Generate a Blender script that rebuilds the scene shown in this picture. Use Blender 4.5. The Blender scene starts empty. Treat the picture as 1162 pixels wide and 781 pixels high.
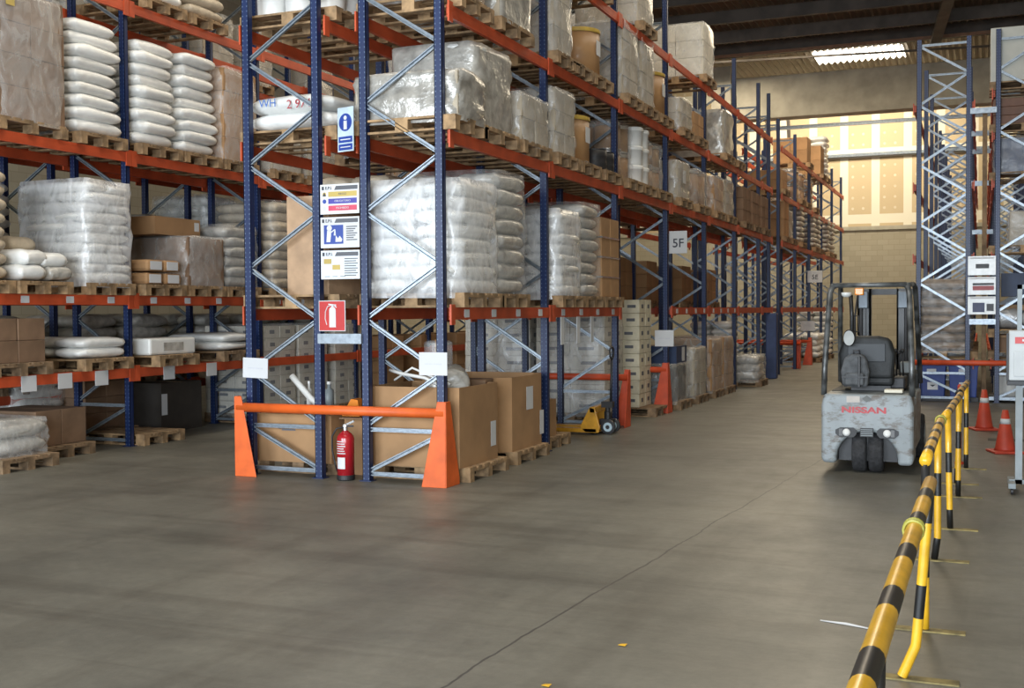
import bpy, bmesh, math, random
from mathutils import Vector, Matrix
random.seed(7)
S=bpy.context.scene; COL=S.collection; PI=math.pi
# ---------------------------------------------------------------- materials
MATS={}
def nt(name):
    m=bpy.data.materials.new(name); m.use_nodes=True; n=m.node_tree; b=n.nodes['Principled BSDF']; return m,n,b
def mat(name,col,rough=.6,metal=0,var=.12,scale=6,bump=0,bscale=30,spec=.5,coat=0,col2=None,detail=4):
    if name in MATS: return MATS[name]
    m,n,b=nt(name); L=n.links
    tc=n.nodes.new('ShaderNodeTexCoord'); nz=n.nodes.new('ShaderNodeTexNoise'); nz.inputs['Scale'].default_value=scale; nz.inputs['Detail'].default_value=detail
    L.new(tc.outputs['Object'],nz.inputs['Vector'])
    cr=n.nodes.new('ShaderNodeValToRGB'); e=cr.color_ramp.elements
    c1=col2 if col2 else tuple(c*(1-var*1.6) for c in col); c2=tuple(min(1,c*(1+var)) for c in col)
    e[0].position=.32;e[1].position=.66;e[0].color=(*c1,1);e[1].color=(*c2,1)
    L.new(nz.outputs['Fac'],cr.inputs['Fac'])
    oi=n.nodes.new('ShaderNodeObjectInfo'); hv=n.nodes.new('ShaderNodeHueSaturation')
    mr=n.nodes.new('ShaderNodeMapRange'); mr.inputs['To Min'].default_value=.9; mr.inputs['To Max'].default_value=1.08
    L.new(oi.outputs['Random'],mr.inputs['Value']);L.new(mr.outputs[0],hv.inputs['Value']);L.new(cr.outputs['Color'],hv.inputs['Color'])
    L.new(hv.outputs['Color'],b.inputs['Base Color'])
    b.inputs['Roughness'].default_value=rough; b.inputs['Metallic'].default_value=metal
    b.inputs['Specular IOR Level'].default_value=spec
    if coat: b.inputs['Coat Weight'].default_value=coat; b.inputs['Coat Roughness'].default_value=.15
    if bump:
        n2=n.nodes.new('ShaderNodeTexNoise'); n2.inputs['Scale'].default_value=bscale; n2.inputs['Detail'].default_value=3
        L.new(tc.outputs['Object'],n2.inputs['Vector'])
        bp=n.nodes.new('ShaderNodeBump'); bp.inputs['Strength'].default_value=bump; bp.inputs['Distance'].default_value=.02
        L.new(n2.outputs['Fac'],bp.inputs['Height']); L.new(bp.outputs['Normal'],b.inputs['Normal'])
    MATS[name]=m; return m
def mnode(n,op,a,b=None,c=None):
    q=n.nodes.new('ShaderNodeMath'); q.operation=op
    for i,v in enumerate((a,b,c)):
        if v is None: continue
        if isinstance(v,(int,float)): q.inputs[i].default_value=v
        else: n.links.new(v,q.inputs[i])
    return q.outputs[0]
ORANGE=mat('beam_orange',(.50,.078,.026),.45,var=.15,scale=3,spec=.4)
GUARD=mat('guard_orange',(.66,.11,.015),.5,var=.12,scale=5)
GALV=mat('galvanised_steel',(.29,.33,.37),.35,.6,var=.15,scale=20)
WOOD=mat('pallet_wood',(.32,.205,.105),.8,var=.3,scale=9,bump=.3)
WOOD2=mat('old_pallet_wood',(.24,.155,.085),.85,var=.3,scale=9,bump=.3)
CARD=mat('cardboard',(.36,.205,.095),.8,var=.1,scale=3)
CARDD=mat('brown_cardboard',(.20,.12,.07),.8,var=.14,scale=4)
CARDL=mat('pale_carton',(.36,.31,.235),.75,var=.12,scale=5)
SACK=mat('white_plastic_sack',(.78,.78,.75),.33,var=.06,scale=5,bump=.35,bscale=12,coat=.25)
SACKT=mat('tan_paper_sack',(.50,.42,.31),.6,var=.15,scale=6,bump=.5,bscale=14)
SACKG=mat('translucent_grey_sack',(.42,.40,.36),.3,var=.25,scale=7,bump=.6,bscale=16,coat=.3)
SACKB=mat('brown_paper_sack',(.20,.14,.09),.5,var=.25,scale=7,bump=.7,bscale=12,coat=.3)
FIBRE=mat('fibre_drum_board',(.33,.185,.08),.55,var=.08,scale=3,coat=.15)
STEEL=mat('bright_steel_band',(.6,.6,.6),.25,.9,var=.1)
WHITEP=mat('white_plastic',(.70,.70,.67),.4,var=.06,scale=3)
BLUEP=mat('blue_plastic',(.008,.035,.21),.5,var=.15,scale=4)
BLACKP=mat('black_plastic',(.02,.02,.022),.5,var=.2)
RUBBER=mat('tyre_rubber',(.028,.028,.03),.85,var=.3,scale=20,bump=.5,bscale=40)
PAPER=mat('white_paper',(.60,.61,.62),.6,var=.03,scale=2)
INK=mat('grey_print',(.11,.115,.13),.7,var=.05)
INKD=mat('dark_print',(.04,.045,.06),.6,var=.05)
SBLUE=mat('sign_blue',(.02,.055,.30),.4,var=.05)
SRED=mat('sign_red',(.48,.015,.012),.4,var=.05)
SYEL=mat('sign_yellow',(.50,.37,.10),.5,var=.05)
EXRED=mat('extinguisher_red',(.42,.012,.02),.25,var=.08,coat=.4)
TRUCK=mat('scuffed_grey_paint',(.27,.30,.31),.45,var=.1,scale=4,coat=.1)
YEL=mat('yellow_paint',(.72,.40,.02),.35,var=.12,scale=10,coat=.25)
YJACK=mat('yellow_jack_paint',(.62,.30,.02),.4,var=.15,scale=8,coat=.2)
BLK=mat('black_paint',(.010,.010,.010),.45,var=.2,scale=10,coat=.1)
CONE=mat('cone_red',(.45,.045,.02),.5,var=.1)
FABRIC=mat('dark_seat_vinyl',(.010,.012,.013),.6,var=.25,scale=8,bump=.2)
BAGG=mat('grey_bag_cloth',(.085,.09,.095),.8,var=.3,scale=12,bump=.3)
CONC=mat('cast_concrete',(.36,.33,.26),.85,var=.12,scale=2,bump=.2,bscale=8)
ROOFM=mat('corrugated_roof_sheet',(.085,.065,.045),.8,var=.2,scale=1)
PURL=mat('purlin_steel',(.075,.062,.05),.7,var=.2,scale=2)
ORB=mat('amber_lens',(.8,.25,.03),.2,var=.05)
GREYB=mat('grey_machine_paint',(.22,.25,.26),.45,var=.1)
FOIL=mat('foil_film',(.42,.40,.36),.28,.2,var=.2,scale=8,bump=.8,bscale=9,coat=.3)
def scuff():                       # forklift paint with scraped and rusty patches
    n=TRUCK.node_tree; b=n.nodes['Principled BSDF']; src=b.inputs['Base Color'].links[0].from_socket
    tc=n.nodes.new('ShaderNodeTexCoord'); nz=n.nodes.new('ShaderNodeTexNoise'); nz.inputs['Scale'].default_value=5; nz.inputs['Detail'].default_value=8; nz.inputs['Roughness'].default_value=.7
    mp=n.nodes.new('ShaderNodeMapping'); mp.inputs['Scale'].default_value=(1,1,2.2)
    n.links.new(tc.outputs['Object'],mp.inputs['Vector']); n.links.new(mp.outputs[0],nz.inputs['Vector'])
    cr=n.nodes.new('ShaderNodeValToRGB'); cr.color_ramp.elements[0].position=.50; cr.color_ramp.elements[1].position=.60
    n.links.new(nz.outputs['Fac'],cr.inputs['Fac'])
    mx=n.nodes.new('ShaderNodeMix'); mx.data_type='RGBA'; mx.inputs['B'].default_value=(.13,.115,.10,1)
    n.links.new(cr.outputs['Color'],mx.inputs['Factor']); n.links.new(src,mx.inputs['A']); n.links.new(mx.outputs['Result'],b.inputs['Base Color'])
scuff()
def upright_mat():                 # blue perforated section: rows of small slots
    m,n,b=nt('perforated_blue_paint'); tc=n.nodes.new('ShaderNodeTexCoord'); sx=n.nodes.new('ShaderNodeSeparateXYZ'); n.links.new(tc.outputs['Object'],sx.inputs[0])
    fz=mnode(n,'FRACT',mnode(n,'MULTIPLY',sx.outputs['Z'],20.0)); inz=mnode(n,'MULTIPLY',mnode(n,'GREATER_THAN',fz,.35),mnode(n,'LESS_THAN',fz,.65))
    ax=mnode(n,'ABSOLUTE',sx.outputs['X']); inx=mnode(n,'MULTIPLY',mnode(n,'GREATER_THAN',ax,.022),mnode(n,'LESS_THAN',ax,.031))
    f=mnode(n,'MULTIPLY',inz,inx)
    nz=n.nodes.new('ShaderNodeTexNoise'); nz.inputs['Scale'].default_value=4; n.links.new(tc.outputs['Object'],nz.inputs['Vector'])
    cr=n.nodes.new('ShaderNodeValToRGB'); cr.color_ramp.elements[0].color=(.005,.014,.058,1); cr.color_ramp.elements[1].color=(.008,.024,.095,1); n.links.new(nz.outputs['Fac'],cr.inputs['Fac'])
    mx=n.nodes.new('ShaderNodeMix'); mx.data_type='RGBA'; mx.inputs['B'].default_value=(.10,.14,.22,1)
    n.links.new(f,mx.inputs['Factor']); n.links.new(cr.outputs['Color'],mx.inputs['A']); n.links.new(mx.outputs['Result'],b.inputs['Base Color']); b.inputs['Roughness'].default_value=.4
    return m
BLUE=upright_mat()
def film_mat(name,dens,tint=(.8,.8,.78)):
    m,n,b=nt(name); L=n.links; out=n.nodes['Material Output']
    tr=n.nodes.new('ShaderNodeBsdfTransparent'); mx=n.nodes.new('ShaderNodeMixShader')
    tc=n.nodes.new('ShaderNodeTexCoord'); mp=n.nodes.new('ShaderNodeMapping'); mp.inputs['Scale'].default_value=(3,3,1.6)
    nz=n.nodes.new('ShaderNodeTexNoise'); nz.inputs['Scale'].default_value=2.2; nz.inputs['Detail'].default_value=5; nz.inputs['Distortion'].default_value=1.2
    L.new(tc.outputs['Object'],mp.inputs['Vector']);L.new(mp.outputs[0],nz.inputs['Vector'])
    mr=n.nodes.new('ShaderNodeMapRange'); mr.inputs['From Min'].default_value=.35; mr.inputs['From Max'].default_value=.7; mr.inputs['To Min'].default_value=dens*.55; mr.inputs['To Max'].default_value=dens*1.3
    L.new(nz.outputs['Fac'],mr.inputs['Value'])
    bp=n.nodes.new('ShaderNodeBump'); bp.inputs['Strength'].default_value=.4; bp.inputs['Distance'].default_value=.03; L.new(nz.outputs['Fac'],bp.inputs['Height']); L.new(bp.outputs[0],b.inputs['Normal'])
    b.inputs['Base Color'].default_value=(*tint,1); b.inputs['Roughness'].default_value=.18; b.inputs['Specular IOR Level'].default_value=.8
    L.new(mr.outputs[0],mx.inputs[0]);L.new(tr.outputs[0],mx.inputs[1]);L.new(b.outputs[0],mx.inputs[2]);L.new(mx.outputs[0],out.inputs['Surface'])
    return m
FILM=film_mat('stretch_film',.30); FILMC=film_mat('clear_stretch_film',.16); FILM_GLARE=film_mat('glare_stretch_film',.5,(.9,.91,.92))  # last one: light reflected off clear film, put into a dense white tint
# ---------------------------------------------------------------- mesh builder
class MB:
    def __init__(s): s.v=[]; s.f=[]
    def add(s,vs,fs):
        o=len(s.v); s.v+=[tuple(v) for v in vs]; s.f+=[tuple(o+i for i in f) for f in fs]; return s
    def box(s,x0,x1,y0,y1,z0,z1):
        return s.add([(x0,y0,z0),(x1,y0,z0),(x1,y1,z0),(x0,y1,z0),(x0,y0,z1),(x1,y0,z1),(x1,y1,z1),(x0,y1,z1)],
          [(0,3,2,1),(4,5,6,7),(0,1,5,4),(1,2,6,5),(2,3,7,6),(3,0,4,7)])
    def bar(s,p,q,w,h):
        p,q=Vector(p),Vector(q); d=(q-p).normalized(); u=Vector((0,1,0)) if abs(d.y)<.9 else Vector((1,0,0))
        a=d.cross(u).normalized(); b=d.cross(a).normalized(); vs=[]
        for c in (p,q):
            for i,j in ((-1,-1),(1,-1),(1,1),(-1,1)): vs.append(c+a*i*w/2+b*j*h/2)
        return s.add(vs,[(3,2,1,0),(4,5,6,7),(0,1,5,4),(1,2,6,5),(2,3,7,6),(3,0,4,7)])
    def tube(s,pts,r,n=12):
        pts=[Vector(p) for p in pts]; rs=r if isinstance(r,(list,tuple)) else [r]*len(pts); vs=[]; fs=[]; a=None
        for i,p in enumerate(pts):
            d=((pts[min(i+1,len(pts)-1)]-pts[max(i-1,0)])).normalized()
            if a is None: a=d.cross(Vector((.13,.91,.31))).normalized()
            else: a=(a-d*a.dot(d)).normalized()
            b=d.cross(a)
            for k in range(n): t=2*PI*k/n; vs.append(p+(a*math.cos(t)+b*math.sin(t))*rs[i])
        for i in range(len(pts)-1):
            for k in range(n): fs.append((i*n+k,i*n+(k+1)%n,(i+1)*n+(k+1)%n,(i+1)*n+k))
        fs.append(tuple(range(n-1,-1,-1))); fs.append(tuple((len(pts)-1)*n+k for k in range(n)))
        return s.add(vs,fs)
    def lathe(s,prof,c=(0,0,0),n=24,axis='z'):
        vs=[];fs=[]
        for r,h in prof:
            for k in range(n):
                t=2*PI*k/n; x,y,z=r*math.cos(t),r*math.sin(t),h
                if axis=='x': x,y,z=z,x,y
                if axis=='y': x,y,z=y,z,x
                vs.append((c[0]+x,c[1]+y,c[2]+z))
        m=len(prof)
        for i in range(m-1):
            for k in range(n): fs.append((i*n+k,i*n+(k+1)%n,(i+1)*n+(k+1)%n,(i+1)*n+k))
        fs.append(tuple(range(n-1,-1,-1))); fs.append(tuple((m-1)*n+k for k in range(n)))
        return s.add(vs,fs)
    def prism(s,poly,axis,a,b):
        n=len(poly)
        def P(u,v,w): return {'x':(w,u,v),'y':(u,w,v),'z':(u,v,w)}[axis]
        vs=[P(u,v,a) for u,v in poly]+[P(u,v,b) for u,v in poly]
        return s.add(vs,[tuple(range(n-1,-1,-1)),tuple(range(n,2*n))]+[(i,(i+1)%n,n+(i+1)%n,n+i) for i in range(n)])
    def mesh(s,name,m,smooth=False):
        me=bpy.data.meshes.new(name); me.from_pydata(s.v,[],s.f); me.update()
        bm=bmesh.new(); bm.from_mesh(me); bmesh.ops.recalc_face_normals(bm,faces=bm.faces); bm.to_mesh(me); bm.free()
        if smooth:
            for p in me.polygons: p.use_smooth=True
        me.materials.append(m); return me
    def build(s,name,m,parent=None,loc=(0,0,0),rz=0,bevel=0,smooth=False,seg=2):
        me=s.mesh(name,m,smooth); return link(name,me,parent,loc,rz,bevel,seg)
def link(name,me,parent=None,loc=(0,0,0),rz=0,bevel=0,seg=2):
    o=bpy.data.objects.new(name,me); COL.objects.link(o); o.parent=parent; o.location=loc; o.rotation_euler=(0,0,rz)
    if bevel:
        b=o.modifiers.new('bevel','BEVEL'); b.width=bevel; b.segments=seg; b.limit_method='ANGLE'
    return o
LABELS={}
def tag(o,label,cat,group=None):
    n=len(label.split()); assert 4<=n<=16,(n,label)
    if label in LABELS: print('DUP LABEL',label)
    LABELS[label]=1
    o['label']=label; o['category']=cat
    if group: o['group']=group
    return o
def empty(name,loc,rz=0):
    o=bpy.data.objects.new(name,None); COL.objects.link(o); o.location=loc; o.rotation_euler=(0,0,rz); o.empty_display_size=.1; return o
def struct(o): o['kind']='structure'; return o
def copy_tree(o,parent=None):
    c=o.copy(); COL.objects.link(c); c.parent=parent
    for k in list(CH(o)): copy_tree(k,c)
    return c
def CH(o): return [k for k in o.children]
def text_mesh(name,txt,size,m,parent,loc,rot,align='CENTER',sx=1,ext=.001,bold=0):
    cu=bpy.data.curves.new('t','FONT'); cu.body=txt; cu.size=size; cu.align_x=align; cu.align_y='CENTER'; cu.extrude=ext; cu.offset=bold
    t=bpy.data.objects.new('t',cu); COL.objects.link(t); dg=bpy.context.evaluated_depsgraph_get(); dg.update()
    me=bpy.data.meshes.new_from_object(t.evaluated_get(dg)); bpy.data.objects.remove(t); me.materials.clear(); me.materials.append(m)
    o=bpy.data.objects.new(name,me); COL.objects.link(o); o.parent=parent; o.location=loc; o.rotation_euler=rot; o.scale=(sx,1,1); return o
# ---------------------------------------------------------------- camera (position, lens and angles solved from the rack geometry)
f,yaw,pitch,roll=1286.9,.3922,-.0293,-.0065
fw=Vector((-math.sin(yaw),math.cos(yaw),0)); rt=Vector((math.cos(yaw),math.sin(yaw),0)); up=Vector((0,0,1))
f2=fw*math.cos(pitch)+up*math.sin(pitch); u2=-fw*math.sin(pitch)+up*math.cos(pitch)
r3=rt*math.cos(roll)+u2*math.sin(roll); u3=-rt*math.sin(roll)+u2*math.cos(roll)
cd=bpy.data.cameras.new('camera'); cam=bpy.data.objects.new('camera',cd); COL.objects.link(cam)
cd.sensor_width=36; cd.lens=36*f/1162; cd.clip_end=200; cd.clip_start=.05
M=Matrix((( r3.x,u3.x,-f2.x),(r3.y,u3.y,-f2.y),(r3.z,u3.z,-f2.z))).to_4x4(); M.translation=Vector((4.811,-9.948,1.7)); cam.matrix_world=M
S.camera=cam
def project(p):
    v=Vector(p)-M.translation; z=v.dot(f2); return (581+f*v.dot(r3)/z,390.5-f*v.dot(u3)/z,z)
# ---------------------------------------------------------------- the building
def floor_mat():
    m,n,b=nt('worn_concrete_floor'); L=n.links; tc=n.nodes.new('ShaderNodeTexCoord')
    def noise(sc,det,rough=.6,mapping=None,dist=0):
        z=n.nodes.new('ShaderNodeTexNoise'); z.inputs['Scale'].default_value=sc; z.inputs['Detail'].default_value=det; z.inputs['Roughness'].default_value=rough; z.inputs['Distortion'].default_value=dist
        if mapping:
            mp=n.nodes.new('ShaderNodeMapping'); mp.inputs['Scale'].default_value=mapping[0]; mp.inputs['Rotation'].default_value=(0,0,mapping[1]); L.new(tc.outputs['Object'],mp.inputs['Vector']); L.new(mp.outputs[0],z.inputs['Vector'])
        else: L.new(tc.outputs['Object'],z.inputs['Vector'])
        return z.outputs['Fac']
    def ramp(v,p0,c0,p1,c1):
        r=n.nodes.new('ShaderNodeValToRGB'); e=r.color_ramp.elements; e[0].position=p0;e[0].color=(*c0,1);e[1].position=p1;e[1].color=(*c1,1); L.new(v,r.inputs['Fac']); return r.outputs['Color']
    base=ramp(noise(.5,9,.66),.36,(.098,.094,.077),.66,(.178,.169,.137))
    fine=ramp(noise(14,6,.7),.25,(.82,.82,.82),.8,(1.12,1.12,1.12))
    streak=ramp(noise(1.1,5,.6,((.16,2.2,1),.12),.8),.5,(1,1,1),.64,(.78,.77,.76))
    streak2=ramp(noise(1.0,5,.6,((1.8,.14,1),.1),.6),.52,(1,1,1),.68,(.82,.81,.80))
    def mul(a,b_):
        q=n.nodes.new('ShaderNodeMix'); q.data_type='RGBA'; q.blend_type='MULTIPLY'; q.inputs['Factor'].default_value=1; L.new(a,q.inputs['A']); L.new(b_,q.inputs['B']); return q.outputs['Result']
    col=mul(mul(mul(base,fine),streak),streak2)
    sx=n.nodes.new('ShaderNodeSeparateXYZ'); L.new(tc.outputs['Object'],sx.inputs[0])
    wob=mnode(n,'MULTIPLY',mnode(n,'SUBTRACT',noise(1.2,4),.5),.12)
    line=mnode(n,'SUBTRACT',sx.outputs['X'],mnode(n,'ADD',mnode(n,'MULTIPLY_ADD',sx.outputs['Y'],.07,2.93),wob))
    cr=mnode(n,'LESS_THAN',mnode(n,'ABSOLUTE',line),.007)
    mx=n.nodes.new('ShaderNodeMix'); mx.data_type='RGBA'; mx.inputs['B'].default_value=(.05,.045,.04,1); L.new(cr,mx.inputs['Factor']); L.new(col,mx.inputs['A'])
    L.new(mx.outputs['Result'],b.inputs['Base Color'])
    rr=n.nodes.new('ShaderNodeMapRange'); rr.inputs['To Min'].default_value=.34; rr.inputs['To Max'].default_value=.62; L.new(noise(2.5,6),rr.inputs['Value']); L.new(rr.outputs[0],b.inputs['Roughness'])
    bp=n.nodes.new('ShaderNodeBump'); bp.inputs['Strength'].default_value=.12; bp.inputs['Distance'].default_value=.01; L.new(noise(30,5),bp.inputs['Height']); L.new(bp.outputs[0],b.inputs['Normal'])
    return m
X0,X1,YB,YF=-13.5,10.5,-18.,37.
struct(MB().box(X0,X1,YB,YF,-.1,0).build('floor',floor_mat()))
def block_mat():
    m,n,b=nt('concrete_block_wall'); L=n.links; tc=n.nodes.new('ShaderNodeTexCoord'); sx=n.nodes.new('ShaderNodeSeparateXYZ'); L.new(tc.outputs['Object'],sx.inputs[0])
    cx=n.nodes.new('ShaderNodeCombineXYZ'); L.new(mnode(n,'ADD',sx.outputs['X'],sx.outputs['Y']),cx.inputs[0]); L.new(sx.outputs['Z'],cx.inputs[1])
    br=n.nodes.new('ShaderNodeTexBrick'); L.new(cx.outputs[0],br.inputs['Vector']); br.inputs['Scale'].default_value=1; br.inputs['Brick Width'].default_value=.42; br.inputs['Row Height'].default_value=.21; br.inputs['Mortar Size'].default_value=.008
    br.inputs['Color1'].default_value=(.35,.31,.23,1); br.inputs['Color2'].default_value=(.31,.275,.20,1); br.inputs['Mortar'].default_value=(.27,.23,.16,1)
    L.new(br.outputs['Color'],b.inputs['Base Color']); b.inputs['Roughness'].default_value=.9; return m
BLOCK=block_mat()
def dry_mat():
    m,n,b=nt('jointed_plasterboard'); L=n.links; tc=n.nodes.new('ShaderNodeTexCoord'); sx=n.nodes.new('ShaderNodeSeparateXYZ'); L.new(tc.outputs['Object'],sx.inputs[0])
    px=mnode(n,'FRACT',mnode(n,'MULTIPLY_ADD',sx.outputs['X'],1/1.2,.35)); pz=mnode(n,'FRACT',mnode(n,'MULTIPLY_ADD',sx.outputs['Z'],1/2.6,.05))
    jx=mnode(n,'LESS_THAN',px,.26); jz=mnode(n,'LESS_THAN',pz,.14); j=mnode(n,'MAXIMUM',jx,jz)
    sxx=mnode(n,'SUBTRACT',mnode(n,'FRACT',mnode(n,'MULTIPLY_ADD',sx.outputs['X'],1/.4,.33)),.5); szz=mnode(n,'SUBTRACT',mnode(n,'FRACT',mnode(n,'MULTIPLY',sx.outputs['Z'],1/.42)),.5)
    rr=mnode(n,'SQRT',mnode(n,'ADD',mnode(n,'MULTIPLY',sxx,sxx),mnode(n,'MULTIPLY',szz,szz))); sp=mnode(n,'LESS_THAN',rr,.13)
    nz=n.nodes.new('ShaderNodeTexNoise'); nz.inputs['Scale'].default_value=5; L.new(tc.outputs['Object'],nz.inputs['Vector'])
    fac=mnode(n,'MAXIMUM',j,mnode(n,'MULTIPLY',sp,mnode(n,'MULTIPLY',nz.outputs['Fac'],.9)))
    mx=n.nodes.new('ShaderNodeMix'); mx.data_type='RGBA'; mx.inputs['A'].default_value=(.50,.39,.24,1); mx.inputs['B'].default_value=(.70,.65,.52,1); L.new(fac,mx.inputs['Factor'])
    L.new(mx.outputs['Result'],b.inputs['Base Color']); b.inputs['Roughness'].default_value=.85; return m
struct(MB().box(X0,X1,YF,YF+.3,0,4.85).build('wall_back',BLOCK))
struct(MB().box(X0,X1,YF+.1,YF+.3,4.86,12.6).build('wall_back_upper',dry_mat()))
struct(MB().box(X0,X1,YF-.06,YF-.002,4.8,4.95).build('trim_1',CONC))
struct(MB().box(X0,X1,YF-.08,YF+.098,7.72,7.84).build('trim_2',GALV))
struct(MB().box(X0-.3,X0,YB,YF,0,12.6).build('wall_left',BLOCK)); struct(MB().box(X1,X1+.3,YB,YF,0,12.6).build('wall_right',BLOCK))
w=MB(); w.box(X0,-9,YB-.3,YB,0,10.6).box(-9,9,YB-.3,YB,5.6,10.6).box(9,X1,YB-.3,YB,0,10.6).box(-1,1,YB-.3,YB,0,5.6)
struct(w.build('wall_front',BLOCK))
# concrete girder, its bracket column, steel rail under it
g=MB().box(-3.3,X1,29.9,30.6,8.3,9.75); struct(g.build('trim_girder',CONC,bevel=.03))
struct(MB().box(-4.0,-3.3,29.8,30.7,0,10.2).build('trim_column',CONC,bevel=.03))
struct(MB().box(-2.9,X1,30.7,30.8,8.0,8.12).build('trim_rail',GALV))
for i,(x,y) in enumerate(((-8.6,9.9),)): struct(MB().box(x-.2,x+.2,y-.2,y+.2,0,10.2).build('trim_pillar_%d'%(i+1),CONC,bevel=.02))
# slanting studs between the girder and the plasterboard
for i,x in enumerate((-2.6,-2.2,-1.8)): struct(MB().bar((x,34,4.9),(x-.25,34,10.4),.12,.12).build('trim_stud_%d'%(i+1),PURL))
# roof: corrugated sheets on purlins, lit skylights
def corr(y0,y1,z0,z1,x0=X0,x1=X1,step=.22,amp=.05):
    b=MB(); n=int((x1-x0)/step*2); vs=[];fs=[]
    for i in range(n+1):
        x=x0+(x1-x0)*i/n; a=amp if i%2 else -amp
        for y,z in ((y0,z0),(y1,z1)): vs+=[(x,y,z+a),(x,y,z+a+.03)]
    for i in range(n):
        o=i*4; fs+=[(o,o+4,o+6,o+2),(o+1,o+3,o+7,o+5)]
    b.add(vs,fs); return b
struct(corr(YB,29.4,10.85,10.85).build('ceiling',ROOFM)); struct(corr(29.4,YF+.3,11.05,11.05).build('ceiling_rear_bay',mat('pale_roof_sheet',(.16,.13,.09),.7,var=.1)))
y=-16.
while y<29.6:
    struct(MB().box(X0,X1,y-.07,y+.07,10.42,10.8).build('trim_purlin',PURL)); y+=2.55
struct(MB().box(X0,X1,29.3,29.5,10.38,11.05).build('trim_purlin',PURL))
struct(MB().box(X0,X1,29.27,29.3,10.38,10.48).build('trim_flashing',mat('rust_flashing',(.20,.10,.05),.6)))
struct(MB().bar((4.3,20.0,10.2),(3.4,29.2,10.2),.16,.3).build('trim_rafter',PURL))
struct(MB().bar((-6,24,9.2),(10,31,10.2),.06,.06).build('trim_tie',PURL))
# light fittings over the racks / rear bay: skylight panes give daylight
def sky_pane(name,x0,x1,y0,y1,z,st,col=(1,.93,.8)):
    m,n,b=nt(name+'_glow'); b.inputs['Emission Color'].default_value=(*col,1); b.inputs['Emission Strength'].default_value=st; b.inputs['Base Color'].default_value=(.8,.8,.8,1)
    zz=11.0 if y0>29.4 else 10.8; o=corr(y0,y1,zz,zz,x0,x1).build(name,m); struct(o); return o
sky_pane('window_1',-.9,2.2,32.6,34.6,0,5)
sky_pane('window_2',-8.6,-5.2,24.9,26.9,0,5,(1,.97,.9))
def area(name,loc,rot,sx,sy,e,col):
    l=bpy.data.lights.new(name,'AREA'); l.shape='RECTANGLE'; l.size=sx; l.size_y=sy; l.energy=e; l.color=col
    o=bpy.data.objects.new(name,l); COL.objects.link(o); o.location=loc; o.rotation_euler=rot; return o
COOL=(.82,.91,1.0); WARM=(1,.86,.64); NEU=(1,.94,.84)
area('daylight_door_left',(-5,YB+.3,2.9),(PI/2,0,0),8,5.2,2500,COOL)
area('daylight_door_right',(5,YB+.3,2.9),(PI/2,0,0),8,5.2,2500,COOL)
area('skylight_near',(1.6,-4,10),(0,0,0),7,6,600,NEU)
area('skylight_aisle',(2.0,9,10),(0,0,0),3,12,420,(1,.88,.7))
area('skylight_left_aisle',(-3.8,4,10),(0,0,0),1.4,16,420,(1,.9,.74))
area('skylight_far',(0.5,22,10),(0,0,0),3,8,850,WARM)
area('skylight_rear',(-.5,33.4,10.6),(math.radians(18),0,0),9,1.6,1100,(1,.90,.70))
area('lamp_behind_racks',(-5,27,9.7),(0,0,0),6,4,650,(1,.88,.68))
w=bpy.data.worlds.new('sky'); S.world=w; w.use_nodes=True; w.node_tree.nodes['Background'].inputs[0].default_value=(.75,.85,1,1); w.node_tree.nodes['Background'].inputs[1].default_value=.3
S.view_settings.view_transform='Standard'; S.view_settings.look='None'; S.view_settings.gamma=1; S.view_settings.exposure=0.0
try: S.view_settings.use_curve_mapping=False
except Exception: pass
S.cycles.max_bounces=6; S.cycles.transparent_max_bounces=12; S.cycles.sample_clamp_indirect=4
# ---------------------------------------------------------------- pallet racking
L=2.835; D=.925; UPW=.085
_tc=[0]
UPM={}
def upright_mesh(h):
    if h not in UPM:
        b=MB(); w=.042; d=.035        # open section: web facing the aisle end, two flanges and lips
        b.box(-w,w,-d,-d+.006,.006,h).box(-w,-w+.006,-d,d,.006,h).box(w-.006,w,-d,d,.006,h).box(-w,-.022,d-.006,d,.006,h).box(.022,w,d-.006,d,.006,h)
        b.box(-.065,.065,-.06,.06,0,.008)
        UPM[h]=b.mesh('upright',BLUE)
    return UPM[h]
def brace_mesh(p,q):
    b=MB(); p,q=Vector(p),Vector(q); d=(q-p).normalized(); n=Vector((0,1,0)); a=d.cross(n)
    for off in (-.016,.016): b.bar(p+a*off,q+a*off,.010,.03)
    b.bar(p+n*.013,q+n*.013,.03,.005)
    return b
BRM={}
def zig(kind,h):           # brace end points across the frame, local x from 0 (low X upright) to D
    a,bb=.045,D-.045; out=[((a,0,.075),(bb,0,.075)),((a,0,.52),(bb,0,.52))]
    lo=((a,.09),(bb,.50)) if kind=='A' else ((bb,.09),(a,.50))
    out.append(((lo[0][0],0,lo[0][1]),(lo[1][0],0,lo[1][1])))
    z=.56; side=a if kind=='A' else bb
    while z+.535<h-.08:
        o=bb if side==a else a; out.append(((side,0,z),(o,0,z+.53))); z+=.535; side=o
    out.append(((a,0,z),(bb,0,z)))
    return out
def frame(root,x0,y,h,kind,stuff=False):
    um=upright_mesh(h)
    a=link('upright',um,root,(x0+.045,y,0)); b=link('upright',um,root,(x0+D-.045,y,0))
    if stuff:
        k=('s',kind,h)
        if k not in BRM:
            m=MB()
            for p,q in zig(kind,h): t=brace_mesh(p,q); m.add(t.v,t.f)
            BRM[k]=m.mesh('brace',GALV)
        o=link('brace',BRM[k],root,(x0,y,0)); o['kind']='stuff'
    else:
        for i,(p,q) in enumerate(zig(kind,h)):
            k=(i,kind,h)
            if k not in BRM: BRM[k]=brace_mesh(p,q).mesh('brace',GALV)
            link('brace',BRM[k],a,(-.045,0,0))
BM={}
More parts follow.
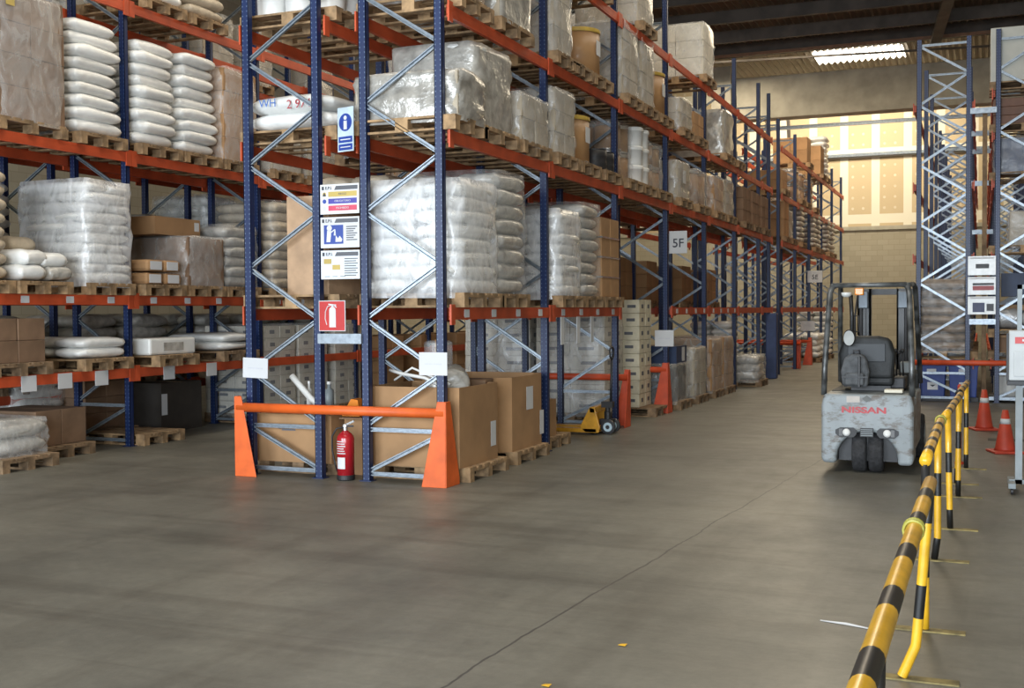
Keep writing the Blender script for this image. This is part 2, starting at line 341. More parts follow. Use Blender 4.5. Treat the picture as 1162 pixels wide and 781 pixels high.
def beam(root,x,y0,y1,zc,side,labels=False):
    ln=round(y1-y0-.1,3); k=(ln,side)
    if k not in BM:
        m=MB(); m.box(-.022,.022,.0,ln,-.06,.06); m.box(-.022+side*.02,.022+side*.008,0,ln,-.045,.045) if False else None
        for yy in (0,ln): m.box(side*.0+(-.03 if side<0 else .012),(-.012 if side<0 else .03),yy-.045,yy+.045,-.11,.09)
        m.box(-.024,.024,0,ln,.03,.036).box(-.024,.024,0,ln,-.036,-.03)
        BM[k]=m.mesh('beam',ORANGE)
    o=link('beam',BM[k],root,(x+side*.03,y0+.05,zc))
    if labels:
        for t in (.18,.5,.82) if labels==3 else (.12,.37,.62,.87):
            l=MB().box(-.001,.002,-.06,.06,-.045,.045).box(.002,.003,-.045,-.01,-.03,.03); 
            s=link('label',LBM[side],o,(side*.0225,ln*t,0))
    return o
LBM={}
for sd in (1,-1):
    m=MB().box(0 if sd>0 else -.003,.003 if sd>0 else 0,-.06,.06,-.04,.04); me=m.mesh('label',PAPER)
    # printed bars on the label
    m2=MB()
    LBM[sd]=me
def lab(y): pass
ORD=['first','second','third','fourth','fifth','sixth','seventh','eighth','ninth','tenth','eleventh','twelfth','thirteenth','fourteenth','fifteenth','sixteenth','seventeenth','eighteenth','nineteenth','twentieth','twenty-first','twenty-second','twenty-third','twenty-fourth','twenty-fifth','twenty-sixth','twenty-seventh','twenty-eighth','twenty-ninth','thirtieth']
ZL=dict(D=1.676,C=3.397,B=4.61,A=5.83)
def rack(label,x0,ys,h,kind,levels,skip=(),lbl_level=None,face=1,near=6,only=None):
    root=empty('pallet_rack',(0,0,0)); tag(root,label,'rack','pallet racking runs')
    for i,y in enumerate(ys): frame(root,x0,y,h,kind,stuff=(i>=near))
    for i in range(len(ys)-1):
        for ln,z in levels.items():
            if (ln,i) in skip: continue
            if only and ln in only and i not in only[ln]: continue
            for x,sd in ((x0+D-.045+.045,1),(x0,-1)):
                beam(root,x,ys[i],ys[i+1],z,sd,labels=(4 if (ln==lbl_level and sd==face and i<5) else False))
    return root
YS=[i*L for i in range(13)]
R1Y=YS[:7]+[18.5]; 
R1=rack('blue and orange central racking, aisle half, beside the open aisle',-D,YS[:7]+[18.4],7.0,'A',ZL,skip={('D',2),('A',0)},lbl_level='D',face=1)
R1b=rack('far run of central racking beyond the short bay, beside the aisle',-D,YS[7:],6.6,'A',ZL,skip={},near=2)
L1x=-2.314
L1=rack('blue and orange central racking, left half, beside fire signs',L1x,YS[:8],7.0,'B',ZL,skip={('D',2)},near=4)
L1b=rack('far left half of central racking, near the plasterboard wall',L1x,YS[8:],6.6,'B',ZL,near=1)
LY=[1.55+L*i for i in range(-1,8)]
ZLR=dict(E=.945,D=1.865,C=3.67,B=5.56)
LR=rack('left racking run across the narrow aisle, carrying white sacks',-6.125,LY,7.4,'A',ZLR,lbl_level='D',face=1,near=5)
ZL2=dict(E=.6,D=2.25,C=3.85,B=5.4)
LR2=rack('racking run standing behind the left racking, with blue drums',-7.6,[y+.25 for y in LY],7.4,'B',ZL2,near=4)
RY=[12.02+L*i for i in range(9)]
ZRR=dict(E=.71,D=2.6,C=3.9,B=5.33)
RR=rack('racking run right of the forklift, end frame with pale bracing',3.71,RY,6.55,'B',ZRR,near=5)
RR2=rack('outermost right racking run behind the white control cabinet',5.03,RY,6.62,'A',dict(E=.71,D=2.6,C=3.9,B=4.75,A=5.5),near=4)
def spacer(root,xa,xb,y,z): MB().box(xa,xb,y-.02,y+.02,z-.05,z+.05).build('spacer',GALV,root)
for z in (1.43,6.2): spacer(R1,L1x+D-.02,-D+.02,-.05,z)
for z in (1.9,4.6): spacer(R1,L1x+D-.02,-D+.02,L,z)
for y,zs in ((12.0,(1.45,5.2)),(14.85,(2.4,4.2,5.2)),(17.7,(3.4,5.2))):
    for z in zs: spacer(RR,4.635-.02,5.03+.02,y-.05,z)
# location labels: white cards on low left beam, hanging tags on the first-shelf beam
for i,y in enumerate((-1.0,-.2,.35,.95,2.2,3.1,4.1)):
    MB().box(-.003,.003,-.11,.11,-.13,.05).build('location_card',PAPER,LR,(-5.2+.063,y,.95))
for y in (3.15,3.75,4.3): MB().box(-.003,.003,-.06,.06,-.34,.0).build('hanging_tag',PAPER,R1,(.063,y,1.62))
# ---------------------------------------------------------------- pallets
def pallet_mesh(m,lx=1.2,ly=.8,seed=0):
    b=MB(); r=random.Random(seed)
    for y in (-ly/2+.05,0,ly/2-.05):
        b.box(-lx/2,lx/2,y-.05,y+.05,0,.022)
        for x in (-lx/2+.07,0,lx/2-.07): b.box(x-.07,x+.07,y-.05,y+.05,.022,.1)
    for x in (-lx/2+.07,0,lx/2-.07): b.box(x-.07,x+.07,-ly/2,ly/2,.1,.122)
    n=5 if ly<.9 else 6
    for i in range(n):
        w=.145 if i%2==0 else .1; y=-ly/2+.073+(ly-.146)*i/(n-1); b.box(-lx/2,lx/2+r.uniform(-.006,.006),y-w/2,y+w/2,.122,.144)
    return b.mesh('wooden_pallet',m)
PM=[pallet_mesh(WOOD,1.18,.8,1),pallet_mesh(WOOD2,1.18,.8,2)]
PMW={}
def pallet(x,y,z,label,dark=False,w=.8,rz=0,group='wooden pallets under the loads',lx=1.18):
    if w!=.8 or lx!=1.18:
        k=(w,lx,dark)
        if k not in PMW: PMW[k]=pallet_mesh(WOOD2 if dark else WOOD,lx,w,3)
        me=PMW[k]
    else: me=PM[1 if dark else 0]
    o=link('wooden_pallet',me,None,(x,y,z),rz); tag(o,label,'pallet',group); return o
# ---------------------------------------------------------------- sacks
def sack_mesh(m,lx,ly,lz,seed):
    r=random.Random(seed); ph=[r.uniform(0,6.3) for _ in range(8)]; NL=36; NH=10; vs=[];fs=[]
    def sp(v,e): return (abs(v)**e)*(1 if v>=0 else -1)
    for j in range(NH+1):
        et=-PI/2+PI*j/NH
        for i in range(NL):
            om=2*PI*i/NL; ce=sp(math.cos(et),.62); x=ce*sp(math.cos(om),.34); y=ce*sp(math.sin(om),.34); z=sp(math.sin(et),.80)
            cor=abs(x*y)**3; side=1+.025*math.sin(3*om+ph[0])+.018*math.sin(7*om+ph[1]+2*et)
            zz=z*(1-.28*cor)*(1+.10*math.sin(2.7*x+ph[2])*math.cos(2.1*y+ph[3])+.05*math.sin(6*x+4*y+ph[4]))-.10*cor+.07*math.sin(4*om+ph[5])*abs(ce)**4
            pinch=1+.012*math.sin(15*om+ph[6])*(abs(ce)**6)
            vs.append((x*lx/2*side*pinch,y*ly/2*side*pinch,lz/2+zz*lz/2))
    for j in range(NH):
        for i in range(NL): fs.append((j*NL+i,j*NL+(i+1)%NL,(j+1)*NL+(i+1)%NL,(j+1)*NL+i))
    b=MB(); b.add(vs,fs); me=b.mesh('sack',m,True)
    bm=bmesh.new(); bm.from_mesh(me); bmesh.ops.remove_doubles(bm,verts=bm.verts,dist=.0008); bmesh.ops.recalc_face_normals(bm,faces=bm.faces); bm.to_mesh(me); bm.free()
    for p in me.polygons: p.use_smooth=True
    return me
SKM={}
def sackm(m,lx,ly,lz,v):
    k=(m.name,round(lx,2),round(ly,2),round(lz,3),v)
    if k not in SKM: SKM[k]=sack_mesh(m,lx,ly,lz,hash(k[1:])%999+v)
    return SKM[k]
def film_mesh(lx,ly,h,seed,m,skirt=.05,amp=.014,taper=0):
    r=random.Random(seed); N=28; vs=[];fs=[]; rows=12; ph=[r.uniform(0,6) for _ in range(8)]
    def ring(z,sc,k):
        out=[]
        for i in range(N):
            t=2*PI*i/N; c,s_=math.cos(t),math.sin(t); e=.26
            x=abs(c)**e*(1 if c>=0 else -1)*lx/2*sc; y=abs(s_)**e*(1 if s_>=0 else -1)*ly/2*sc
            d=amp*(math.sin(5*t+ph[0]+k*.9)+.7*math.sin(9*t-k*1.3+ph[1])+.5*math.sin(14*t+k*2.1+ph[2]))
            out.append((x+d*c,y+d*s_,z+ (.4*amp*math.sin(3*t+ph[3]))))
        return out
    for k in range(rows+1): vs+=ring(-skirt+(h+skirt)*k/rows,1-taper*(k/rows)**2-(.03 if k==rows else 0),k)
    vs+=ring(h+.008,.6,rows+1); vs.append((0,0,h+.012))
    R=rows+2
    for k in range(R-1):
        for i in range(N): fs.append((k*N+i,k*N+(i+1)%N,(k+1)*N+(i+1)%N,(k+1)*N+i))
    for i in range(N): fs.append(((R-1)*N+i,(R-1)*N+(i+1)%N,R*N))
    b=MB(); b.add(vs,fs); return b.mesh('stretch_film',m,True)
# ---------------------------------------------------------------- load builders; each returns one top-level thing
_sd=[0]
def sacks(x,y,z,lx,ly,h,label,m=SACK,per=2,lz=.15,film=None,lean=0,along='y',group='sack stacks on pallets',name='sack_stack',wob=.012):
    _sd[0]+=1; r=random.Random(_sd[0]); root=empty(name,(x,y,z)); tag(root,label,'sack stack',group)
    n=max(1,round(h/lz)); t=h/n
    for k in range(n):
        alt=(k%2) if along=='alt' else (0 if along=='y' else 1)
        sc=1-lean*abs(k/n)
        for q in range(per):
            if alt==0: px=(-.5+(q+.5)/per)*lx; py=0; sx_,sy_=lx/per*1.02,ly
            else: py=(-.5+(q+.5)/per)*ly; px=0; sx_,sy_=lx,ly/per*1.02
            me=sackm(m,sx_,sy_,t*1.22,r.randrange(4))
            o=link('sack',me,root,(px*sc+r.uniform(-wob,wob)*1.6,py+r.uniform(-wob,wob)*1.6,k*t-.003),r.uniform(-.04,.04)+(PI if r.random()<.5 else 0))
    if film: o=link('stretch_film',film_mesh(lx+.05,ly+.05,h+.04,_sd[0],film),root,(0,0,0))
    return root
CTM={}
def ctn(m,a,b,c):
    k=(m.name,round(a,3),round(b,3),round(c,3))
    if k not in CTM:
        q=MB().box(-a/2,a/2,-b/2,b/2,0,c); me=q.mesh('carton',m); bm=bmesh.new(); bm.from_mesh(me); bmesh.ops.bevel(bm,geom=list(bm.edges),offset=.006,segments=1,affect='EDGES'); bm.to_mesh(me); bm.free(); CTM[k]=me
    return CTM[k]
PRM={}
def prt(w,h,axis,m=INK):
    k=(round(w,2),round(h,2),axis,m.name)
    if k not in PRM: PRM[k]=(MB().box(-w/2,w/2,-.001,.001,-h/2,h/2) if axis=='y' else MB().box(-.001,.001,-w/2,w/2,-h/2,h/2)).mesh('printed_mark',m)
    return PRM[k]
def cartons(x,y,z,lx,ly,h,label,m=CARD,nx=2,ny=2,nz=4,film=FILM,cat='carton stack',group='wrapped carton stacks',name='carton_stack',marks=False,straps=0,labels=False,rz=0,mf=None):
    _sd[0]+=1; r=random.Random(_sd[0]); root=empty(name,(x,y,z),rz); tag(root,label,cat,group)
    a,b,c=lx/nx,ly/ny,h/nz
    for k in range(nz):
        for i in range(nx):
            for j in range(ny):
                if nx>2 and ny>2 and 0<i<nx-1 and 0<j<ny-1: continue
                o=link('carton',ctn(m,a-.006,b-.006,c-.003),root,((i+.5)*a-lx/2+r.uniform(-.005,.005),(j+.5)*b-ly/2+r.uniform(-.005,.005),k*c))
                if marks:
                    if j==0: link('printed_mark',prt(a*.45,c*.22,'y'),o,(r.uniform(-.03,.03),-(b-.006)/2-.0015,c*.5))
                    if i==nx-1: link('printed_mark',prt(b*.3,c*.3,'x'),o,((a-.006)/2+.0015,0,c*.5))
    for s in range(straps):
        zz=h*(s+1)/(straps+1); t=MB(); q=.006
        t.box(-lx/2-q,lx/2+q,-ly/2-q,-ly/2-.001,zz-.012,zz+.012).box(-lx/2-q,lx/2+q,ly/2+.001,ly/2+q,zz-.012,zz+.012).box(-lx/2-q,-lx/2-.001,-ly/2,ly/2,zz-.012,zz+.012).box(lx/2+.001,lx/2+q,-ly/2,ly/2,zz-.012,zz+.012)
        t.build('strap',STEEL,root)
    if labels: link('paper_label',prt(.2,.22,'x',PAPER),root,(lx/2+.03,-ly*.1,h*.6))
    if film: link('stretch_film',film_mesh(lx+.06,ly+.06,h+.02,_sd[0],film),root)
    return root
DRM={}
def drum_parts(kind,r,h):
    k=(kind,round(r,3),round(h,3))
    if k in DRM: return DRM[k]
    if kind=='fibre':
        body=MB().lathe([(r,0.02),(r,h-.05)],n=28).mesh('drum_body',FIBRE,True); ring=MB().lathe([(r+.004,0),(r+.008,.012),(r+.006,.03)],n=28).mesh('base_band',STEEL); lid=MB().lathe([(r+.008,h-.06),(r+.012,h-.045),(r+.009,h-.01),(r-.02,h),(r-.03,h-.012)],n=28).mesh('lid',STEEL)
        lid.materials[0]=mat('drum_lid_yellow',(.5,.33,.06),.5) if r>.27 else STEEL
    elif kind=='white':
        body=MB().lathe([(r*.93,0),(r*.96,.03),(r,h*.8),(r+.012,h*.81),(r+.012,h*.84),(r,h*.85),(r,h-.03)],n=28).mesh('drum_body',WHITEP,True); ring=MB().lathe([(r*.95,0),(r*.97,.012)],n=28).mesh('base_band',WHITEP); lid=MB().lathe([(r+.012,h-.05),(r+.014,h-.02),(r+.004,h),(r-.03,h),(r-.04,h-.012)],n=28).mesh('lid',WHITEP)
    else:
        mm={'blue':BLUEP,'black':BLACKP}[kind]
        pr=[(r*.94,0),(r,.04),(r*.99,h*.3),(r*1.02,h*.34),(r*.99,h*.38),(r*.99,h*.62),(r*1.02,h*.66),(r*.99,h*.7),(r,h*.92),(r*.93,h-.02)]
        body=MB().lathe(pr,n=28).mesh('drum_body',mm,True); ring=MB().lathe([(r*.96,0),(r*.96,.01)],n=20).mesh('base_band',mm); lid=MB().lathe([(r*.97,h-.035),(r*.98,h-.005),(r*.9,h),(r*.85,h-.015)],n=28).mesh('lid',mm if kind=='blue' else BLACKP)
    DRM[k]=(body,ring,lid); return DRM[k]
def drum(x,y,z,kind,r,h,label,group='drums on the racks',lab_x=True):
    b,g,l=drum_parts(kind,r,h); o=link('drum',b,None,(x,y,z)); tag(o,label,'drum',group)
    link('base_band',g,o); link('lid',l,o)
    if kind=='fibre' and lab_x: link('paper_label',prt(.17,.2,'x',PAPER),o,(r+.004,-.02,h*.6))
    return o
def drumblock(x,y,z,nx,ny,nz,kind,r,h,label,film=FILM,group='wrapped drum loads'):
    _sd[0]+=1; root=empty('wrapped_drums',(x,y,z)); tag(root,label,'drums',group); b,g,l=drum_parts(kind,r,h)
    for k in range(nz):
        for i in range(nx):
            for j in range(ny):
                o=link('drum',b,root,((i-(nx-1)/2)*2.05*r,(j-(ny-1)/2)*2.05*r,k*h)); link('base_band',g,o); link('lid',l,o)
    if film: link('stretch_film',film_mesh(nx*2.05*r+.05,ny*2.05*r+.05,nz*h+.02,_sd[0],film),root)
    return root
def bigcarton(x,y,z,a,b,c,label,m=CARD,open_=False,rz=0,labels=(),group='single cartons',oct_=0,name='carton'):
    """double-wall carton: four walls, base, flaps or closed lid"""
    q=MB(); t=.012
    if oct_:
        e=oct_; P=[(-a/2+e,-b/2),(a/2-e,-b/2),(a/2,-b/2+e),(a/2,b/2-e),(a/2-e,b/2),(-a/2+e,b/2),(-a/2,b/2-e),(-a/2,-b/2+e)]; n=8
    else: P=[(-a/2,-b/2),(a/2,-b/2),(a/2,b/2),(-a/2,b/2)]; n=4
    IN=[(px*(1-2*t/a),py*(1-2*t/b)) for px,py in P]
    vs=[(px,py,0) for px,py in P]+[(px,py,c) for px,py in P]+[(px,py,c) for px,py in IN]+[(px,py,t) for px,py in IN]
    fs=[tuple(range(n))[::-1]]+[(i,(i+1)%n,n+(i+1)%n,n+i) for i in range(n)]+[(n+i,n+(i+1)%n,2*n+(i+1)%n,2*n+i) for i in range(n)]+[(2*n+i,2*n+(i+1)%n,3*n+(i+1)%n,3*n+i) for i in range(n)]+[tuple(range(3*n,4*n))]
    q.add(vs,fs)
    o=q.build(name,m,None,(x,y,z),rz); tag(o,label,'box',group)
    if not open_:
        MB().box(-a/2+.005,a/2-.005,-b/2+.005,-.003,c-.012,c+.002).build('flap',m,o); MB().box(-a/2+.005,a/2-.005,.003,b/2-.005,c-.012,c+.002).build('flap',m,o)
        MB().box(-a/2+.01,a/2-.01,-.03,.03,c+.0025,c+.004).build('tape',mat('packing_tape',(.42,.30,.17),.3),o)
    for (face,u,v,w,h) in labels:
        if face=='x': link('paper_label',prt(w,h,'x',PAPER),o,(a/2+.0015,u,v))
        else: link('paper_label',prt(w,h,'y',PAPER),o,(u,-b/2-.0015,v))
    return o
# ---------------------------------------------------------------- loads on the central racking, aisle half (x centre -.46)
XC=-.46; TOP={k:v+.062 for k,v in ZL.items()}; PH=.145
SHN=dict(D='first shelf',C='second shelf',B='third shelf',A='top shelf')
cnt={}
def nth(key): cnt[key]=cnt.get(key,0)+1; return ORD[cnt[key]-1]
def R(lev,y0,y1,fn,desc,*a,dark=False,where="central aisle racking",xc=XC,tops=TOP,pw=None,**k):
    """pallet plus its load; the label counts loads along that shelf from the near end"""
    z=tops[lev]; y=(y0+y1)/2; n=nth((where,lev)); sh=SHN.get(lev,lev)
    place=f"{n} load along {sh}, {where}"
    pallet(xc,y,z,f"pallet under {n} load along {sh}, {where}",dark=dark,w=pw or min(1.0,max(.8,round(y1-y0,2))) if (pw or y1-y0>.82) else .8)
    return fn(xc,y,z+PH,*a,label=f"{desc}, {place}",**k)
def SK(x,y,z,lx,ly,h,label,**k): return sacks(x,y,z,lx,ly,h,label,**k)
# first shelf
R('D',.15,1.17,SK,'big bright white film-wrapped sack stack',1.06,1.0,1.1,m=SACK,per=2,lz=.137,film=FILM_GLARE,along='y')
R('D',1.12,1.92,SK,'bulging whitish sack stack',1.08,.82,1.28,m=SACKG,per=2,lz=.16,film=FILMC,pw=.8)
R('D',3.0,3.85,SK,'white sack stack',1.06,.82,1.02,m=SACK,per=2,lz=.125,film=FILM_GLARE,along='y')
R('D',3.9,4.62,SK,'bulging pale sack stack',1.06,.78,1.18,m=SACKG,per=2,lz=.15,film=FILMC)
R('D',4.7,5.55,cartons,'brown strapped carton stack',1.05,.8,1.08,m=CARD,nx=3,ny=2,nz=4,film=None,straps=3,dark=False)
# second shelf
R('C',.15,.62,cartons,'low silver film-wrapped block',1.15,.62,.44,m=CARDL,nx=2,ny=1,nz=1,film=FOIL)
R('C',.62,1.7,drumblock,'tall wrapped grey double drum block',2,2,2,'white',.24,.42,film=FOIL)
R('C',1.78,2.65,cartons,'low grey wrapped carton block',1.1,.84,.52,m=CARDL,nx=2,ny=2,nz=2)
R('C',2.9,3.65,cartons,'tall pale wrapped carton block',1.05,.72,.78,m=CARDL,nx=2,ny=2,nz=3)
def one_fd(x,y,z,r,h,label): return drum(x+.2,y,z,'fibre',r,h,label,group='brown fibre drums on the racking')
R('C',3.75,4.55,one_fd,'brown fibre drum with two labels',.33,.62)
R('C',4.75,5.5,drumblock,'low black drums',3,2,1,'black',.17,.3,film=None)
R('C',5.85,6.6,drumblock,'brown fibre drums two high',2,2,2,'fibre',.19,.42,film=FILMC)
R('C',6.68,7.35,drumblock,'white pails stacked three high',3,2,3,'white',.16,.29,film=None)
R('C',7.45,8.35,drumblock,'banded brown drums in bright film',2,2,2,'fibre',.2,.38,film=FILM)
R('C',8.9,9.75,cartons,'grey wrapped carton block with white sheet',1.05,.82,.62,m=CARDL,nx=2,ny=2,nz=2,labels=True)
R('C',10.2,11.2,drumblock,'dark brown drums in shiny film',2,2,1,'fibre',.25,.62,film=FILM)
R('C',11.7,12.6,cartons,'brown wrapped carton cube',1.05,.85,.66,m=CARD,nx=2,ny=2,nz=3)
R('C',12.8,13.7,cartons,'pale wrapped carton cube',1.0,.8,.7,m=CARDL,nx=2,ny=2,nz=3)
for y in (14.6,15.7,16.9): R('C',y,y+.85,cartons,'dark brown carton stack',1.05,.8,.75,m=CARDD,nx=2,ny=2,nz=3,film=None,dark=True)
R('C',20.1,20.9,cartons,'plain brown carton stack',1.05,.8,.9,m=CARD,nx=2,ny=2,nz=2,film=None)
R('C',21.2,22.0,cartons,'shiny wrapped clear bundle',.9,.7,.75,m=CARDL,nx=1,ny=1,nz=1)
for y in (23.0,25.8,26.8,29.2,30.4): R('C',y,y+.85,SK,'pale plastic sack stack',1.05,.8,1.05,m=SACKG,per=2,lz=.15)
# third shelf
R('B',.15,.95,cartons,'brown carton stack under film',1.0,.75,1.25,m=CARDD,nx=2,ny=2,nz=3,film=FILMC)
R('B',1.15,2.1,cartons,'large silver film-wrapped block',1.1,.9,1.45,m=CARDL,nx=2,ny=2,nz=4,film=FOIL)
R('B',2.95,3.6,cartons,'tall pale wrapped block',1.0,.62,1.0,m=CARDL,nx=2,ny=2,nz=3)
R('B',3.65,4.0,one_fd,'slim brown fibre drum',.2,.72,pw=.8)
R('B',4.3,5.1,one_fd,'wide brown fibre drum with yellow rim',.3,.66)
R('B',5.8,6.6,cartons,'tall grey wrapped column',1.0,.78,1.05,m=CARDL,nx=2,ny=2,nz=4)
R('B',6.7,7.5,cartons,'pale grey wrapped column',1.0,.72,1.0,m=CARDL,nx=2,ny=2,nz=4)
R('B',7.65,8.4,one_fd,'brown drum with red and white label',.32,.7)
R('B',9.1,9.9,cartons,'low grey wrapped carton layer',1.05,.8,.5,m=CARDL,nx=2,ny=2,nz=2)
R('B',10.2,10.95,cartons,'small brown carton layer',1.0,.75,.45,m=CARD,nx=2,ny=2,nz=2,film=None)
R('B',12.6,13.5,cartons,'blue-grey shiny wrapped block',1.05,.85,.85,m=CARDL,nx=2,ny=2,nz=3,film=FOIL)
R('B',13.8,14.6,drumblock,'pale drums in film',2,2,2,'white',.18,.36)
R('B',19.9,20.8,cartons,'small brown carton pile',1.0,.8,.5,m=CARD,nx=2,ny=2,nz=2,film=None)
for y in (22.9,24.0,25.9): R('B',y,y+.8,drumblock,'banded brown drums',2,2,2,'fibre',.19,.42,film=FILMC)
# top shelf
R('A',4.3,5.1,cartons,'grey wrapped block near the roof',1.0,.8,.9,m=CARDL,nx=2,ny=2,nz=3)
R('A',6.6,7.4,cartons,'grey film-wrapped block near the roof',1.0,.8,1.1,m=CARDL,nx=2,ny=2,nz=4)
R('A',10.8,11.7,cartons,'pale cream wrapped carton cube',1.05,.85,.95,m=mat('cream_carton',(.55,.51,.42),.6),nx=2,ny=2,nz=3,film=FILM)
R('A',24.5,25.3,cartons,'plain brown carton pile',1.0,.8,.75,m=CARD,nx=2,ny=2,nz=2,film=None)
R('A',27.6,28.4,cartons,'brown carton pile on dark pallet',1.0,.8,.9,m=CARD,nx=2,ny=2,nz=2,film=None,dark=True)
R('A',28.7,29.6,SK,'bright white sack stack',1.05,.85,1.35,m=SACK,per=2,lz=.17)
# floor level, aisle half
W1='central aisle racking'
pallet(-.40,.72,0,'pallet under the first large open carton beside the right orange guard',w=1.0,lx=1.1)
c1=bigcarton(-.43,.60,PH,1.02,.95,.80,'large open brown carton behind the right orange guard post',open_=True,labels=(('x',.36,.27,.13,.26),),group='large open cartons on the floor')
pallet(-.46,2.05,0,'pallet under the second large open carton, just before the second blue upright',w=1.0,lx=1.15)
c2=bigcarton(-.5,2.0,PH,1.1,1.18,.82,'large open brown eight-sided carton with white label, second along the floor',open_=True,labels=(('x',.08,.56,.2,.26),('x',.46,.25,.12,.28)),group='large open cartons on the floor',oct_=.14)
text_mesh('printed_text','De',.10,INKD,c1,(.36,-.477,.11),(PI/2,0,0))
pallet(-.62,3.30,0,'pallet under the small carton behind the second blue upright',w=.8)
bigcarton(-.55,3.15,PH,.9,.42,.45,'small brown carton standing low just behind the second blue upright')
# bags and scrap sticking out of the open cartons
def bag(name,label,x,y,z,lx,ly,lz,m,rz=0,tilt=(0,0),cat='bag',group=None):
    o=link(name,sackm(m,lx,ly,lz,1),None,(x,y,z),rz); o.rotation_euler=(tilt[0],tilt[1],rz); tag(o,label,cat,group); return o
bag('plastic_bag','crumpled grey plastic bag poking out of the first open carton',-.14,.55,.80,.42,.3,.34,SACKG,.4,(.2,-.5))
MB().box(-.3,.3,-.2,.2,0,.09).build('flat_carton',CARDD,None,(-.35,1.12,.88),.2,bevel=.01); tag(bpy.data.objects['flat_carton'],'flattened brown carton lying over the first open carton','box')
o=MB().tube([(-.72,.28,1.0),(-.5,.25,1.13),(-.25,.3,1.02),(-.08,.26,.97)],.012,8).build('plastic_pipe',WHITEP,smooth=True); tag(o,'thin white plastic pipe curling out of the first open carton','pipe','white pipes in the open carton')
o=MB().tube([(-.78,.3,1.1),(-.6,.22,1.07),(-.35,.24,1.03),(-.12,.22,.93)],.018,8).build('plastic_pipe',WHITEP,smooth=True); tag(o,'thicker white plastic pipe sloping across the first open carton rim','pipe','white pipes in the open carton')
o=MB().lathe([(.15,0),(.15,.42),(.12,.44)],n=24).build('film_roll',FILM,None,(-.5,.85,.95),smooth=False); 
MB().lathe([(.04,-.01),(.04,.45)],n=16).build('core',CARD,o); tag(o,'upright roll of pale film standing behind the first open carton','roll')
# ---- floor, beyond the second guard
def floor_load(x,y,label,plabel,fn,*a,dark=True,w=.8,rz=0,**k):
    pallet(x,y,0,plabel,dark=dark,w=w,rz=rz); return fn(x,y,PH,*a,label=label,**k)
PRN=mat('printed_white_carton',(.52,.49,.42),.7,var=.1,scale=4)
floor_load(-.95,6.75,'wrapped pile of printed white cartons behind the pallet truck','dark pallet under printed white cartons behind the pallet truck',cartons,1.1,.95,1.52,m=PRN,nx=2,ny=2,nz=7,film=FILM,marks=True,w=.95)
floor_load(-2.15,6.75,'wrapped pile of printed white cartons left of its twin behind pallet truck','dark pallet under the left pile of printed white cartons',cartons,1.1,.95,1.5,m=PRN,nx=2,ny=2,nz=7,film=FILM,marks=True,w=.95)
floor_load(-.52,7.85,'tall cream column of printed cartons standing between the two orange guards','dark pallet under the tall cream column of printed cartons',cartons,.62,.7,1.72,m=mat('cream_print_carton',(.62,.57,.43),.7),nx=2,ny=2,nz=8,film=None,marks=True,w=.8)
floor_load(-.45,9.2,'black and silver wrapped drums beside the second aisle guard','dark pallet under the black wrapped drums beside second aisle guard',drumblock,2,2,1,'black',.25,.62,film=FILM)
bigcarton(-.45,9.2,PH+.63,1.0,.72,.30,'dark navy flat box with white end lying on the wrapped black drums',m=mat('navy_box',(.012,.03,.085),.5),labels=(('x',.12,.16,.2,.24),))
for i,(y,h,d) in enumerate(((10.5,.86,'grey wrapped carton block'),(11.9,.98,'brown film-wrapped carton block'),(13.0,1.0,'larger brown film-wrapped carton block'))):
    floor_load(-.45,y,f'{d}, {ORD[i]} on the floor beyond the wrapped drums',f'pallet under {ORD[i]} wrapped block on floor beyond the black drums',cartons,1.05,.95,h,m=CARDL if i==0 else CARD,nx=2,ny=2,nz=4,film=FILM)
floor_load(-.2,15.4,'low rounded clear-wrapped bundle on the floor before the blue column guard','pallet under the low rounded clear-wrapped bundle by the aisle',SK,1.05,.9,.52,m=SACKG,per=2,lz=.17,film=FILM)
floor_load(-1.0,16.6,'white wrapped stack behind the low rounded bundle on the floor','pallet under the white wrapped stack behind the low bundle',SK,1.0,.8,1.25,m=SACK,per=2,lz=.16)
for i,y in enumerate((27.2,28.6,30.0)):
    floor_load(-.45,y,f'far low pile of white sacks, {ORD[i]} beyond the distant red guards',f'pallet under {ORD[i]} far sack pile beyond the distant red guards',SK,1.1,.9,.75 if i<2 else 1.5,m=SACK,per=2,lz=.18)
o=MB().box(-.13,.13,-.13,.13,0,1.6).build('column_guard',mat('column_guard_blue',(.035,.06,.16),.5),None,(.08,18.15,0),bevel=.02); tag(o,'dusty blue square column guard standing at the aisle edge','post')
# ---------------------------------------------------------------- central racking, left half
def tancarton(*a,**k):
    o=bigcarton(*a,**k); MB().box(.06,.13,-.3915,-.3902,.0,1.02).build('tape',mat('grey_tape',(.42,.42,.42),.35),o); return o
XL=L1x+D/2; kw=dict(where='left half central racking',xc=XL)
R('D',.12,.95,lambda x,y,z,label: tancarton(x+.2,y,z,.5,.78,1.02,label,m=mat('tall_tan_carton',(.42,.27,.16),.7),labels=(),group='single cartons'),'tall tan carton with tape strip',**kw)
R('D',1.3,2.1,SK,'tan sack stack',1.0,.8,1.35,m=SACKT,per=2,lz=.15,**kw)
for y in (3.1,4.0,4.85): R('D',y,y+.8,SK,'loose tan sack stack',1.0,.8,1.0,m=SACKT,per=2,lz=.15,**kw)
def bags974(x,y,z,label):
    o=sacks(x,y,z,1.05,.8,.34,label,m=SACK,per=1,lz=.18); return o
R('C',.1,.9,bags974,'slumped white printed sacks',**kw)
t=text_mesh('printed_text','2 974',.13,mat('print_red',(.4,.05,.06),.5),None,(XL+.16,.052,TOP['C']+PH+.24),(PI/2,0,0)); t2=text_mesh('printed_text','WH',.12,mat('print_blue',(.05,.15,.45),.5),None,(XL-.22,.052,TOP['C']+PH+.27),(PI/2,0,0))
